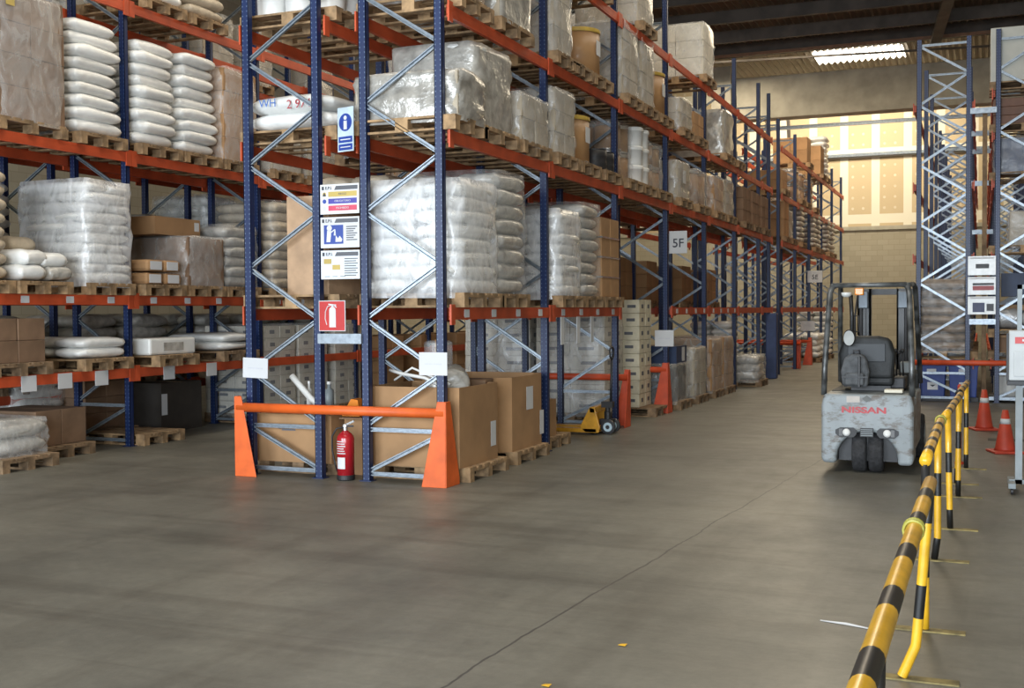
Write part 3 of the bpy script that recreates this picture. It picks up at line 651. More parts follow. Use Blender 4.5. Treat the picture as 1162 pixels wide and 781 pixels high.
sk=[o for o in bpy.data.objects if o.name.startswith('sack_stack') and 'slumped' in o.get('label','')][0]
for q in (t,t2): q.parent=sk; q.location=Vector(q.location)-Vector(sk.location); q.location.y=-.432
R('C',2.0,2.8,cartons,'brown carton layer',1.0,.8,.5,m=CARD,nx=2,ny=2,nz=2,**kw)
for y in (4.1,6.2,7.3,9.2,10.3,12.2,13.9): R('C',y,y+.8,cartons,'grey wrapped block',1.0,.8,.8,m=CARDL,nx=2,ny=2,nz=3,dark=True,**kw)
R('B',.12,1.0,drumblock,'white round tubs on pallet edge',3,2,1,'white',.17,.34,film=None,**kw)
R('B',1.2,2.0,drumblock,'white lidded tubs',3,2,1,'white',.17,.4,film=None,**kw)
for y in (3.2,4.1,6.0,7.0,9.2,10.1,12.0): R('B',y,y+.8,cartons,'foil-bright wrapped block',1.0,.8,.85,m=CARDL,nx=2,ny=2,nz=3,film=FILM,**kw)
for y in (3.4,5.9,9.2,12.2): R('A',y,y+.8,cartons,'pale wrapped block near roof',1.0,.8,.9,m=CARDL,nx=2,ny=2,nz=3,**kw)
for y in (8.9,10.2,12.0,14.9,17.6): R('D',y,y+.8,cartons,'brown carton stack',1.0,.8,.8,m=CARD,nx=2,ny=2,nz=3,film=None,**kw)
# its floor: one big carton with scrap
pallet(XL,.72,0,'pallet under the wide low carton behind the left orange guard',w=1.0,lx=1.0,dark=True)
c3=bigcarton(XL,.62,PH-.02,.92,.95,.50,'wide low brown carton behind the left orange guard post',open_=False)
text_mesh('printed_text','AL-SECAM',.045,INK,c3,(-.1,-.477,.36),(PI/2,0,0)); bpy.data.objects.remove(c3.children[-1])
for k in range(2): link('printed_mark',prt(.22-.05*k,.018,'y',INK),c3,(-.06,-.4765,.38-.04*k))
zt=.63
o=MB().tube([(-2.0,.35,1.02),(-1.75,.33,.78),(-1.6,.32,.68)],.035,12).build('plastic_tube',WHITEP,smooth=True); tag(o,'fat white tube leaning across the wide low carton','tube')
for i,(x,h,r) in enumerate(((-1.85,.3,.03),(-1.72,.16,.035),(-1.6,.3,.05))):
    o=MB().lathe([(r,0),(r,h*.8),(r*.4,h*.86),(r*.4,h)],n=16).build('plastic_bottle',WHITEP if i!=2 else GREYB,None,(x,.45,zt),smooth=True); MB().lathe([(r*.5,0),(r*.5,.03)],(0,0,h),16).build('cap',WHITEP,o)
    tag(o,['slim white bottle left on the wide low carton','short white bottle between two taller ones on wide carton','grey and white canister right of the bottles on wide carton'][i],'bottle')
o=MB().prism([(-.09,0),(.12,0),(.10,.17),(.02,.18)],'y',-.08,.08).build('corner_cap',ORB,None,(-1.22,.3,.62)); tag(o,'orange plastic corner cap lying between the two racking frames','corner cap')
o=MB().box(-.2,.2,-.16,.16,0,.012).build('cardboard_sheet',CARDD,None,(-1.1,.3,.60),.1); tag(o,'brown cardboard sheet under the orange corner cap','sheet')
bigcarton(-1.16,.62,0,.36,.6,.60,'narrow brown carton standing behind the red fire extinguisher',m=CARD)
# ---------------------------------------------------------------- end guards
def post_mesh(sgn):
    # front face plate tapering upward plus a side plate running back along the rack
    b=MB()
    if sgn<0: fp=[(0,0),(.26,0),(.085,.83),(0,.83)]
    else: fp=[(0,0),(-.26,0),(-.085,.83),(0,.83)]
    b.prism(fp,'y',-.006,.006)
    b.prism([(0,0),(.30,0),(.30,.06),(.10,.83),(0,.83)],'x',(-.006),(.006))
    return b
def guard(xa,xb,y,label,group,dist=False,m=GUARD,flip=False):
    root=empty('end_guard',(0,0,0)); tag(root,label,'guard',group)
    s=.35 if flip else -.35
    def mk(sgn,x):
        b=post_mesh(sgn)
        if flip: b.v=[(vx,-vy,vz) for vx,vy,vz in b.v]
        return b.build('guard_post',m,root,(x,y+s,0),bevel=.004)
    mk(-1,xa); mk(1,xb)
    r=MB().tube([(xa+.02,y+s+(.035 if not flip else -.035),.715),(xb-.02,y+s+(.035 if not flip else -.035),.715)],.048,14); r.build('guard_rail',m,root,smooth=True)
    for xx in (xa+.1,xb-.1): 
        MB().lathe([(.014,0),(.014,.012)],n=6).build('bolt',STEEL,root,(xx,y+s+.1*(1 if not flip else -1),0))
    return root
guard(L1x-.04,.075,.17,'bright orange end guard with rail across both near racking ends','orange racking end guards')
GR2=mat('guard_red_orange',(.62,.075,.02),.5,var=.12,scale=5)
guard(L1x-.10,.075,2*L+.0,'red-orange end guard behind the yellow pallet truck','red racking end guards',flip=True,m=GR2)
guard(L1x-.10,.075,3*L,'red-orange end guard right of the tall cream carton column','red racking end guards',m=GR2)
guard(L1x-.10,.075,8*L,'distant red end guard, nearer of the far pair','red racking end guards',flip=True,m=GR2)
guard(L1x-.10,.075,9*L,'distant red end guard, farther of the far pair','red racking end guards',m=GR2)
guard(3.5,6.2,12.2,'red end guard rail in front of blue bins on the right racks','red racking end guards',m=GR2)
# ---------------------------------------------------------------- signs
def board(name,x0,x1,z0,z1,y,label,m=PAPER,cat='sign',group=None,edge=True,rz=0):
    root=MB().box(-(x1-x0)/2,(x1-x0)/2,-.004,.004,-(z1-z0)/2,(z1-z0)/2).build(name,m,None,((x0+x1)/2,y,(z0+z1)/2),rz,bevel=.002)
    tag(root,label,cat,group); root['W']=x1-x0; del root['W']; return root
def patch(o,x0,x1,z0,z1,m,name='printed_panel',e=0): return MB().box(x0,x1,-.0055-e,-.0042,z0,z1).build(name,m,o)
yS=-.042
def header(s,w,h,txt='EPIS'):
    t=h/2; patch(s,-w/2+.02,-w/2+.045,t-.055,t-.02,INKD); text_mesh('sign_text','.'.join(txt[:3])+'.',.042,INKD,s,(-w/2+.10,-.006,t-.038),(PI/2,0,0),bold=.0008)
    b=MB().prism([(-w/2+.165,t-.058),(w/2-.015,t-.058),(w/2-.015,t-.018),(-w/2+.185,t-.018)],'y',-.0055,-.0042).build('printed_panel',INK,s)
s1=board('safety_sign',-1.375,-.925,2.685,2.985,yS,'white safety sign with yellow, blue and red bars, top of three',group='safety signs on the central rack end')
header(s1,.45,.30)
for i,(m,mi) in enumerate(((SYEL,SYEL),(mat('sign_violet_blue',(.05,.045,.30),.4),SBLUE),(mat('sign_rose',(.52,.05,.10),.4),PAPER))):
    z=.07-.07*i-.02; patch(s1,-.13,.20,z-.026,z+.026,m); 
    MB().lathe([(.022,-.0055),(.022,-.0042)],(-.175,0,z),20,'y').build('pictogram',mi if i else SYEL,s1)
    text_mesh('sign_text',['RIESGO','OBLIGATORIO','PROHIBIDO'][i],.028,INK if i==0 else PAPER,s1,(.035,-.006,z),(PI/2,0,0))
if True:
    MB().prism([(-.197,-.0),(-.153,0),(-.175,.04)],'y',-.006,-.0056).build('pictogram',INKD,s1,(0,0,.032))
s2=board('safety_sign',-1.375,-.925,2.345,2.655,yS,'white safety sign with blue pictogram square, middle of three',group='safety signs on the central rack end')
header(s2,.45,.31); patch(s2,-.185,.04,-.115,.075,SBLUE)
f1=MB(); f1.lathe([(.03,-.0075),(.03,-.0056)],(-.12,0,.045),16,'y').prism([(-.155,-.095),(-.11,-.095),(-.10,-.02),(-.10,.02),(-.145,.02)],'y',-.0075,-.0056); f1.bar((-.105,-.0066,.0),(-.055,-.0066,.03),.012,.002); f1.prism([(-.05,-.095),(.02,-.095),(.03,-.07),(.0,-.035),(-.02,-.06),(-.045,-.03)],'y',-.0075,-.0056).prism([(-.07,-.03),(-.045,-.03),(-.05,.03),(-.06,.03)],'y',-.0075,-.0056)
f1.build('pictogram',PAPER,s2)
for k in range(7): patch(s2,.075,.20-.02*(k%3),.05-.022*k,.06-.022*k,INK,'text_line')
s3=board('safety_sign',-1.375,-.925,2.03,2.32,yS,'white evacuation sign with small yellow squares, bottom of three',m=mat('sign_pale_grey',(.62,.66,.70),.5,var=.03),group='safety signs on the central rack end')
header(s3,.45,.29)
for k in range(8): patch(s3,.05,.205-.02*(k%2),.055-.024*k,.064-.024*k,INK,'text_line')
patch(s3,-.19,-.10,.01,.06,SYEL); patch(s3,-.09,0,-.05,0,SYEL)
for k in range(3): patch(s3,-.18+.09*k,-.12+.09*k,-.12,-.115,INK,'text_line')
s4=board('fire_sign',-1.405,-1.095,1.505,1.815,yS-.003,'square red fire extinguisher sign above the extinguisher',m=PAPER)
patch(s4,-.147,.147,-.147,.147,SRED); e=MB(); e.prism([(-.03,-.115),(.045,-.115)]+[(.0075+.0375*math.cos(PI*k/10),.055+.0375*math.sin(PI*k/10)) for k in range(11)],'y',-.0075,-.0056).box(-.005,.02,-.0075,-.0056,.09,.115)
e.bar((-.04,-.0066,.118),(.05,-.0066,.108),.012,.002).bar((.02,-.0066,.11),(.055,-.0066,.085),.01,.002)
e.tube([(-.005,-.0066,.108),(-.05,-.0066,.095),(-.075,-.0066,.04),(-.078,-.0066,-.03),(-.06,-.0066,-.09)],.0045,6); e.build('pictogram',PAPER,s4)
s5=MB().box(-.11,.11,-.003,.003,-.22,.22).build('mandatory_sign',mat('sign_silver',(.45,.55,.62),.4),None,(-1.055,-.07,3.52),-.25); tag(s5,'hanging blue and white mandatory sign high on the blue upright','sign')
MB().lathe([(.088,-.0055),(.088,-.0032)],(0,0,.07),28,'y').build('pictogram',SBLUE,s5); MB().lathe([(.022,-.007),(.022,-.0056)],(0,0,.115),16,'y').box(-.022,.022,-.007,-.0056,.0,.085).build('pictogram',PAPER,s5)
for k in (0,1): MB().box(-.095,.095,-.0055,-.0032,-.13-.075*k,-.07-.075*k).build('printed_panel',SBLUE,s5); MB().box(-.07,.07,-.007,-.0056,-.105-.075*k,-.095-.075*k).build('text_line',PAPER,s5)
def sheet(x0,x1,z0,z1,y,label,rot=.0):
    o=board('paper_sheet',x0,x1,z0,z1,y,label,group=None,cat='paper'); o.rotation_euler=(0,rot,0); patch(o,-(x1-x0)*.3,(x1-x0)*.3,-.006,.004,mat('faint_print',(.55,.56,.6),.7),'text_line'); return o
sheet(-2.34,-2.03,1.015,1.225,yS-.003,'white paper sheet on the leftmost blue upright of the rack end',.03)
sheet(-.27,.035,1.075,1.30,yS-.003,'white paper sheet on the right blue upright above the open carton',0)
sheet(-.22,.10,1.09,1.36,3*L-.045,'white paper sheet above the red guard right of the cream cartons')
def numsign(x0,x1,z0,z1,y,txt,label):
    o=board('bay_sign',x0,x1,z0,z1,y,label,group=None); text_mesh('sign_text',txt,(z1-z0)*.55,INKD,o,(0,-.006,-.02),(PI/2,0,0),bold=.002); return o
numsign(.03,.33,2.63,3.0,3*L-.045,'5F','white bay sign reading 5F on the upright above the second aisle guard')
numsign(-.08,.36,2.5,2.86,9*L-.045,'5E','distant small white bay sign reading 5E near the far wall')
sheet(-.28,.14,1.03,1.33,9*L-.045,'distant white paper sheet above the far red guard'); 
def clear_sign(z0,z1,label,kind):
    o=board('document_sign',4.59,5.05,z0,z1,11.93,label,m=mat('sign_grey',(.42,.42,.40),.3,coat=.6),group='document signs on the right rack end')
    w=.2
    if kind==0: patch(o,-.1,.12,-.05,.03,INK); 
    if kind==1: patch(o,-.15,.2,-.08,0,mat('faded_red',(.35,.08,.09),.5)); patch(o,-.15,.2,.01,.05,INK)
    if kind==2: patch(o,-.15,.05,-.12,.05,mat('faded_navy',(.06,.07,.14),.5)); patch(o,.08,.2,-.1,.03,INK)
    patch(o,-.2,.2,.12,.15,PAPER)
clear_sign(2.28,2.62,'grey laminated sign on the right rack end, top of three',0); clear_sign(1.93,2.25,'grey laminated sign with red band on the right rack end',1); clear_sign(1.58,1.9,'grey laminated sign with dark square, lowest on right rack end',2)
# ---------------------------------------------------------------- fire extinguisher
fe=empty('fire_extinguisher',(-1.125,-.02,0)); tag(fe,'red fire extinguisher standing on the floor between the blue uprights','fire extinguisher')
r=.088
MB().lathe([(r-.004,0),(r+.004,.01),(r+.004,.05),(r-.002,.055)],n=28).build('base_skirt',BLACKP,fe,smooth=False)
MB().lathe([(r,.05),(r,.42),(r*.93,.445),(r*.72,.47),(r*.4,.49),(r*.3,.50)],n=32).build('cylinder',EXRED,fe,smooth=True)
MB().lathe([(.024,.49),(.024,.535),(.032,.54),(.03,.56),(.012,.565)],n=16).build('valve',STEEL,fe)
MB().bar((.0,0,.555),(.10,0,.60),.02,.008).build('handle',STEEL,fe); MB().bar((.0,0,.545),(.095,0,.548),.018,.006).build('lever',BLACKP,fe)
MB().tube([(-.02,0,.53),(-.09,-.02,.52),(-.14,-.03,.44),(-.145,-.02,.3),(-.12,-.01,.16),(-.1,0,.08)],.009,10).build('hose',BLACKP,fe,smooth=True)
def wrap(z0,z1,a0,a1,m,name='label',off=.0015):
    b=MB(); n=8; vs=[];fs=[]
    for i in range(n+1):
        t=a0+(a1-a0)*i/n
        for z in (z0,z1): vs.append(((r+off)*math.sin(t),-(r+off)*math.cos(t),z))
    for i in range(n): fs.append((2*i,2*i+2,2*i+3,2*i+1))
    b.add(vs,fs); return b.build(name,m,fe)
wrap(.12,.235,-.62,.45,PAPER)
for k in range(6): wrap(.27+.024*k,.28+.024*k,-.75+.08*(k%2),.5-.1*(k%3),PAPER,'text_line')
# ---------------------------------------------------------------- loads on the left racking
TL={k:v+.062 for k,v in ZLR.items()}; SHN.update({'E':'low shelf'})
kl=dict(where='left racking',xc=-5.66,tops=TL)
R('C',-1.6,-.75,cartons,'brown wrapped block',1.1,.85,1.45,m=CARDD,nx=2,ny=2,nz=4,**kl)
R('C',-.62,.42,cartons,'large wrapped brown block with yellow sticker',1.1,1.0,1.42,m=CARDD,nx=2,ny=2,nz=4,film=FILM,**kl)
blk=[o for o in bpy.data.objects if 'yellow sticker' in o.get('label','') and o.type=='EMPTY'][0]
MB().box(0,.002,-.06,.06,-.06,.06).build('sticker',SYEL,blk,(.592,-.33,1.28))
R('C',.62,1.4,SK,'bright white plump sack stack',1.05,.8,1.36,m=SACK,per=2,lz=.155,lean=.04,wob=.025,**kl)
R('C',1.72,2.42,SK,'bright white plump sack stack',1.05,.75,1.34,m=SACK,per=2,lz=.155,lean=.03,wob=.025,**kl)
R('C',2.55,3.3,SK,'bright white plump sack stack',1.05,.78,1.34,m=SACK,per=2,lz=.155,wob=.025,**kl)
R('C',3.42,4.2,cartons,'brown wrapped carton stack',1.1,.8,1.3,m=CARD,nx=2,ny=2,nz=4,**kl)
for y in (4.6,5.6): R('C',y,y+.8,cartons,'grey slatted wrapped stack',1.1,.8,1.0,m=CARDL,nx=3,ny=3,nz=3,**kl)
for y in (7.5,8.5,10.4,13.2): R('C',y,y+.8,cartons,'brown wrapped stack',1.1,.8,.9,m=CARD,nx=2,ny=2,nz=3,**kl)
R('D',-1.25,-.42,SK,'pale sack stack',1.05,.8,1.2,m=SACKT,per=2,lz=.15,**kl)
R('D',.72,1.5,SK,'tall white film-wrapped sack stack',1.1,.8,1.22,m=SACK,per=2,lz=.122,film=FILM_GLARE,along='alt',**kl)
# low loose sacks in front
pallet(-5.62,-.0,TL['D'],'pallet under loose white sacks beside the tall wrapped sack stack',w=.8)
for i,(x,y,z,rz,m) in enumerate(((-5.35,-.1,0,.1,SACK),(-5.35,.25,0,-.15,SACKT),(-5.38,-.05,.17,.2,SACK),(-5.4,.22,.15,-.1,SACK),(-5.7,-.1,.0,.05,SACKT),(-5.72,.0,.17,0,SACKT),(-5.7,-.08,.33,.1,SACKT))):
    pass
for i,(x,y,z,m,d) in enumerate(((-5.3,-.15,0,SACK,'loose white sack lowest left'),(-5.3,.25,0,SACKG,'crumpled shiny sack lowest right'),(-5.32,-.12,.17,SACK,'plump white sack middle left'),(-5.32,.2,.15,SACK,'plump white sack middle right'),(-5.72,-.1,0,SACKT,'hidden tan sack behind, lowest'),(-5.72,-.1,.17,SACKT,'tan sack behind, middle'),(-5.7,.1,.34,SACKT,'tan sack lying on top'))):
    bag('sack',f'{d} in the low pile, first shelf of left racking',x,y,TL['D']+PH+z,.52,.40,.2,m,.1*(i%3-1),cat='sack',group='loose sacks on the left racking')
# tan rolls and bundle on the next bay
pallet(-5.62,2.05,TL['D'],'pallet under short tan bundles on first shelf, left racking',w=.8)
for i,(y,z) in enumerate(((1.88,0),(2.24,0),(1.9,.17),(2.22,.17))):
    o=MB().box(-.26,.26,-.16,.16,0,.15).build('paper_bundle',CARD,None,(-5.33,y,TL['D']+PH+z),0,bevel=.04); MB().box(.262,.266,-.12,.1,.02,.13).build('white_end',PAPER,o)
    tag(o,f"tan paper bundle, {['lower left','lower right','upper left','upper right'][i]} of four, beside wrapped carton",'bundle','paper bundles on left racking')
R('D',2.6,3.35,cartons,'brown shiny wrapped carton',1.1,.78,.66,m=CARDD,nx=1,ny=1,nz=1,film=FILM,**kl)
bigcarton(-5.75,2.75,TL['D']+PH+.69,.7,.95,.24,'flat brown carton lying on the shiny wrapped carton, left racking',labels=(('x',.4,.14,.1,.12),))
R('D',3.42,4.22,SK,'shiny grey sack stack',1.1,.78,.85,m=SACKG,per=2,lz=.14,film=FILMC,**kl)
for y in (4.6,5.5,6.35): R('D',y,y+.82,SK,'tan film-wrapped sack stack',1.1,.8,1.3,m=SACKT,per=2,lz=.15,film=FILMC,**kl)
for y in (7.5,9.4,10.4): R('D',y,y+.8,SK,'brown sack stack',1.1,.8,.9,m=SACKB,per=2,lz=.15,**kl)
R('B',-1.0,-.2,SK,'pale sack layer near roof',1.1,.8,.5,m=SACKG,per=2,lz=.16,**kl)
R('B',1.8,2.6,SK,'crumpled white sack heap',1.1,.8,.5,m=SACK,per=2,lz=.15,lean=.2,**kl)
R('B',2.7,3.5,SK,'crumpled pale sack heap',1.1,.8,.62,m=SACKT,per=2,lz=.15,lean=.2,**kl)
# low shelf
R('E',-.75,.1,cartons,'dark and cream carton pile',1.0,.8,.5,m=CARDD,nx=2,ny=2,nz=2,film=None,dark=True,**kl)
R('E',.62,1.45,SK,'pale blue-white flat sack pile',1.0,.8,.24,m=SACK,per=2,lz=.12,**kl)
pallet(-5.5,2.15,TL['E'],'pallet under the long white wrapped parcel, low shelf left racking',w=.8)
o=MB().box(-.3,.3,-.46,.46,0,.22).build('long_parcel',WHITEP,None,(-5.4,2.25,TL['E']+PH),.0,bevel=.03); MB().box(.301,.304,-.2,.2,.05,.16).build('printed_mark',SACKG,o); tag(o,'long white wrapped parcel lying on the low shelf of left racking','parcel')
R('E',3.3,4.15,SK,'slumped white sack pile',1.05,.8,.24,m=SACK,per=1,lz=.13,dark=True,**kl)
# planks decking the low shelf
o=MB()
for k in range(9): o.box(-6.1,-5.28,-1.15+.28*k,-.9+.28*k,0,.02)
o.build('shelf_deck',WOOD2,LR,(0,0,TL['E']-.0))
# floor under left racking
def fl(x,y,label,plabel,fn,*a,dark=True,w=.8,**k): pallet(x,y,0,plabel,dark=dark,w=w); return fn(x,y,PH,*a,label=label,**k)
fl(-5.35,-.55,'clear plastic wrapped heap on the floor at the left edge','pallet under the clear plastic heap at the left edge',SK,.9,.8,.36,m=SACKG,per=1,lz=.18,film=FILM,lean=.35)
fl(-5.75,.45,'plain dark brown carton pile on the floor under left racking','dark pallet under the plain brown cartons, left racking floor',cartons,.9,.8,.42,m=CARDD,nx=1,ny=2,nz=1,film=None)
fl(-7.1,1.4,'white wrapped sack stack on floor between the left racking runs','pallet under white wrapped sacks between left racking runs',SK,1.1,.9,.72,m=SACK,per=2,lz=.14,film=FILM)
fl(-6.6,2.2,'brown carton column on the floor behind left racking','dark pallet under brown carton column behind left racking',cartons,.8,.8,.85,m=CARDD,nx=2,ny=2,nz=4,film=None)
pallet(-5.66,2.02,0,'bare pale pallet lying on the floor under left racking',w=.8)
bigcarton(-6.3,3.4,0,.8,.9,.7,'large dark crate on the floor under left racking',m=mat('crate_dark',(.035,.028,.022),.7),labels=(('x',-.38,.4,.12,.3),))
for i,(x,y) in enumerate(((-5.8,4.95),(-5.8,5.9),(-5.8,7.0))):
    fl(x,y,f'tall printed white carton pile, {ORD[i]} seen through the left frame',f'pallet under {ORD[i]} tall printed carton pile seen through left frame',cartons,1.1,.85,1.35,m=PRN,nx=2,ny=2,nz=7,film=FILMC,marks=True)
for i,y in enumerate((8.6,10.2,11.8,14.2)):
    fl(-5.8,y,f'brown stacked carton pile, {ORD[i]} deep in the left aisle',f'pallet under {ORD[i]} brown carton pile deep in left aisle',cartons,1.1,.85,1.1,m=CARD,nx=2,ny=2,nz=5,film=None)
# ---- second left run
T2={k:v+.062 for k,v in ZL2.items()}; k2=dict(where='rear left racking',xc=-7.14,tops=T2)
for y in (-.9,.3,2.0,3.0): R('C',y,y+.85,cartons,'dim wrapped stack',1.1,.8,1.1,m=CARDL,nx=2,ny=2,nz=3,dark=True,**k2)
for y in (4.8,5.7,7.5,8.5,10.3): R('C',y,y+.85,cartons,'pale slatted stack',1.1,.8,1.1,m=CARDL,nx=3,ny=3,nz=3,**k2)
R('D',-.7,.1,drumblock,'blue drums standing behind white sacks',2,2,1,'blue',.27,.8,film=None,dark=True,**k2)
R('D',.2,1.0,SK,'pale sacks behind tall white stack',1.1,.8,.9,m=SACK,per=2,**k2)
R('D',2.55,3.35,drumblock,'blue drums above the flat carton',2,2,1,'blue',.25,.42,film=None,dark=True,**k2)
R('D',3.45,4.2,SK,'pale sack stack behind frame',1.1,.75,.7,m=SACKG,per=2,**k2)
R('D',4.9,5.8,SK,'white clear-wrapped stack',1.1,.85,1.1,m=SACK,per=2,film=FILM,**k2)
for y in (7.5,8.6,10.4,13.2): R('D',y,y+.8,SK,'tan stack',1.1,.8,1.0,m=SACKT,per=2,**k2)
for y in (2.0,4.9,6.0,8.0): R('B',y,y+.8,cartons,'grey stack near roof',1.1,.8,.9,m=CARDL,nx=2,ny=2,nz=3,**k2)
for y in (-.7,.4,2.1,3.2,4.8,6.0,7.8): R('E',y,y+.8,SK,'dim sack pile',1.1,.8,.85,m=SACKG,per=2,lz=.17,dark=True,**k2)
# ---------------------------------------------------------------- right racking
TR={k:v+.062 for k,v in ZRR.items()}; kr=dict(where='right racking',xc=4.17,tops=TR)
def bin_(x,y,z,label,m=BLUEP):
    b=MB().prism([(-.22,0),(.22,0),(.25,.6),(-.25,.6)],'y',-.3,.3).build('plastic_bin',m,None,(x,y,z),bevel=.012); MB().box(-.265,.265,-.315,.315,.56,.6).build('rim',m,b)
    link('paper_label',prt(.16,.1,'y',PAPER),b,(0,-.302,.46)); link('paper_label',prt(.18,.14,'y',PAPER),b,(.02,-.303,.2)); MB().prism([(-.05,.0),(.05,.0),(0,-.04)],'y',-.306,-.3045).build('printed_mark',INKD,b,(.02,0,.22))
    tag(b,label,'bin','blue bins under the right rack'); return b
bin_(3.98,12.4,.08,'blue plastic bin with white labels under right rack, left one'); bin_(4.52,12.4,.08,'blue plastic bin with white labels under right rack, right one')
bigcarton(4.2,12.5,0,1.15,.75,.08,'low dark tray under the two blue bins',m=BLACKP,group='trays')
def brown_bags(x,y,z,label): return sacks(x,y,z,.95,.8,1.28,label,m=SACKB,per=1,lz=.16,film=FILMC,wob=.02,name='sack_stack')
R('E',12.1,12.9,brown_bags,'brown film-wrapped sack pile',pw=.8,**kr)
for y in (15.0,15.9,18.0): R('E',y,y+.8,SK,'brown sack stack',1.0,.8,1.0,m=SACKB,per=2,**kr)
for y in (15.2,17.9,20.8): R('D',y,y+.8,cartons,'brown carton stack',.9,.8,.7,m=CARD,nx=2,ny=2,nz=3,**kr) if False else None
TR2={k:v+.062 for k,v in dict(E=.71,D=2.6,C=3.9,B=4.75,A=5.5).items()}; k3=dict(where='outermost right racking',xc=5.52,tops=TR2)
def foilbag(x,y,z,label): return sacks(x,y,z,1.0,.8,.32,label,m=mat('silver_sack',(.55,.56,.57),.2,.4,bump=.6),per=2,lz=.3)
pallet(5.52,12.45,1.17,'pallet at head height on the outermost right racking'); 
for i,yy in enumerate((0,1)): pass
o=foilbag(5.5,12.45,1.17+PH,'silver sacks with a red end beside the control cabinet'); MB().box(-.02,.02,-.41,.3,.0,.3).build('red_band',SRED,o,(.13,0,0),bevel=.01)
R('E',12.1,12.9,cartons,'dark carton layer',1.0,.8,.3,m=CARDD,nx=2,ny=2,nz=1,film=None,dark=True,**k3)
b=bigcarton(5.35,12.75,1.9,.4,.5,.42,'dark blue box behind the silver sacks',m=mat('navy_box',(.012,.03,.085),.5)); b=bigcarton(5.85,12.6,1.75,.4,.5,.5,'bright yellow box above the silver sacks',m=mat('yellow_box',(.6,.42,.03),.5))
MB().box(-.5,.5,-.4,.4,0,.1).build('shelf_board',WOOD2,RR2,(5.55,12.6,1.65)); 
R('D',12.05,12.85,cartons,'dusty clear-wrapped load',.5,.7,.6,m=CARDL,nx=1,ny=1,nz=2,film=FILM,**k3)
drum(5.72,12.35,TR2['D']+PH,'blue',.25,.62,'bright blue drum on outermost right racking above the yellow box')
R('C',12.05,12.85,cartons,'dark blue shiny wrapped block',1.0,.75,.6,m=mat('navy_box',(.012,.03,.085),.5),nx=2,ny=1,nz=1,film=FOIL if False else FILMC,dark=True,**k3)
R('B',12.05,12.85,cartons,'brown crate stack',1.05,.8,.45,m=mat('crate_brown',(.13,.06,.035),.6),nx=1,ny=1,nz=3,film=None,dark=True,**k3)
R('A',12.05,12.85,cartons,'large white plain board box',1.15,.8,.95,m=mat('white_board',(.42,.42,.38),.7,var=.04),nx=1,ny=1,nz=1,film=None,dark=True,**k3)
o=MB().box(-.04,.04,-.06,.06,0,2.75).build('timber_post',WOOD2,None,(4.9,12.3,0),bevel=.004) ; o.location=(4.86,12.4,0); o.scale=(1,1,1.9/1); tag(o,'tall brown timber post standing between the two right racks','post')
for i,y in enumerate((12.5,)):
    o=MB().lathe([(.2,0),(.22,.05),(.22,.35),(.18,.42)],n=20).build('film_roll',WHITEP,None,(5.25,y+.1,.1)); MB().lathe([(.05,0),(.05,.44)],n=14).build('core',CARD,o); tag(o,'white roll standing low under the outermost right rack','roll','white rolls under the rack')
    o=copy_tree(o); o.location=(5.75,y+.15,.1); tag(o,'second white roll under the outermost right rack, farther right','roll','white rolls under the rack')
    MB().box(4.95,6.1,12.1,12.9,.04,.1).build('floor_beam',GALV,RR2)
# ---------------------------------------------------------------- yellow pallet truck
pt=empty('pallet_truck',(-.02,4.98,0)); tag(pt,'yellow hand pallet truck parked before the second guard','pallet truck')
for s in (-1,1):
    MB().prism([(-1.15,.05),(-1.22,.07),(-1.15,.085),(0,.085),(0,.03),(-1.05,.03)],'y',s*.19-.08,s*.19+.08).build('fork',YJACK,pt,bevel=.006)
    MB().lathe([(.035,-.03),(.04,-.025),(.04,.025),(.035,.03)],(-1.0,s*.19,.04),16,'y').build('load_roller',BLACKP,pt)
b=MB(); b.prism([(-.16,.03),(.03,.03),(.05,.1),(-.02,.36),(-.09,.38),(-.12,.33),(-.24,.1)],'y',-.27,-.235).prism([(-.16,.03),(.03,.03),(.05,.1),(-.02,.36),(-.09,.38),(-.12,.33),(-.24,.1)],'y',.235,.27).box(-.1,-.02,-.27,.27,.30,.38).box(-.16,.0,-.27,.27,.03,.09)
b.build('fork_carriage',YJACK,pt,bevel=.008)
MB().lathe([(.05,.08),(.05,.3),(.035,.31),(.035,.4)],(.08,0,0),18).box(-.02,.16,-.07,.07,.12,.2).box(.0,.16,-.05,.05,.36,.44).build('hydraulic_pump',BLACKP,pt)
for s in (-1,1):
    w=MB().lathe([(.06,-.028),(.1,-.025),(.1,.025),(.06,.028)],(.12,s*.11,.1),24,'y').build('steer_wheel',BLACKP,pt); MB().lathe([(.062,-.032),(.066,-.02),(.066,.02),(.062,.032)],(.12,s*.11,.1),24,'y').build('rim',mat('wheel_pale_blue',(.45,.58,.65),.4),w); MB().lathe([(.028,-.036),(.028,.036)],(.12,s*.11,.1),16,'y').build('hub',BLACKP,w)
MB().tube([(.12,0,.40),(.13,0,.7),(.14,0,1.02)],.016,10).build('tiller',BLACKP,pt,smooth=True)
MB().tube([(.14,0,1.02),(.14,-.07,1.06),(.14,-.08,1.16),(.14,0,1.2),(.14,.08,1.16),(.14,.07,1.06),(.14,0,1.02)],.014,10).build('handle',BLACKP,pt,smooth=True)
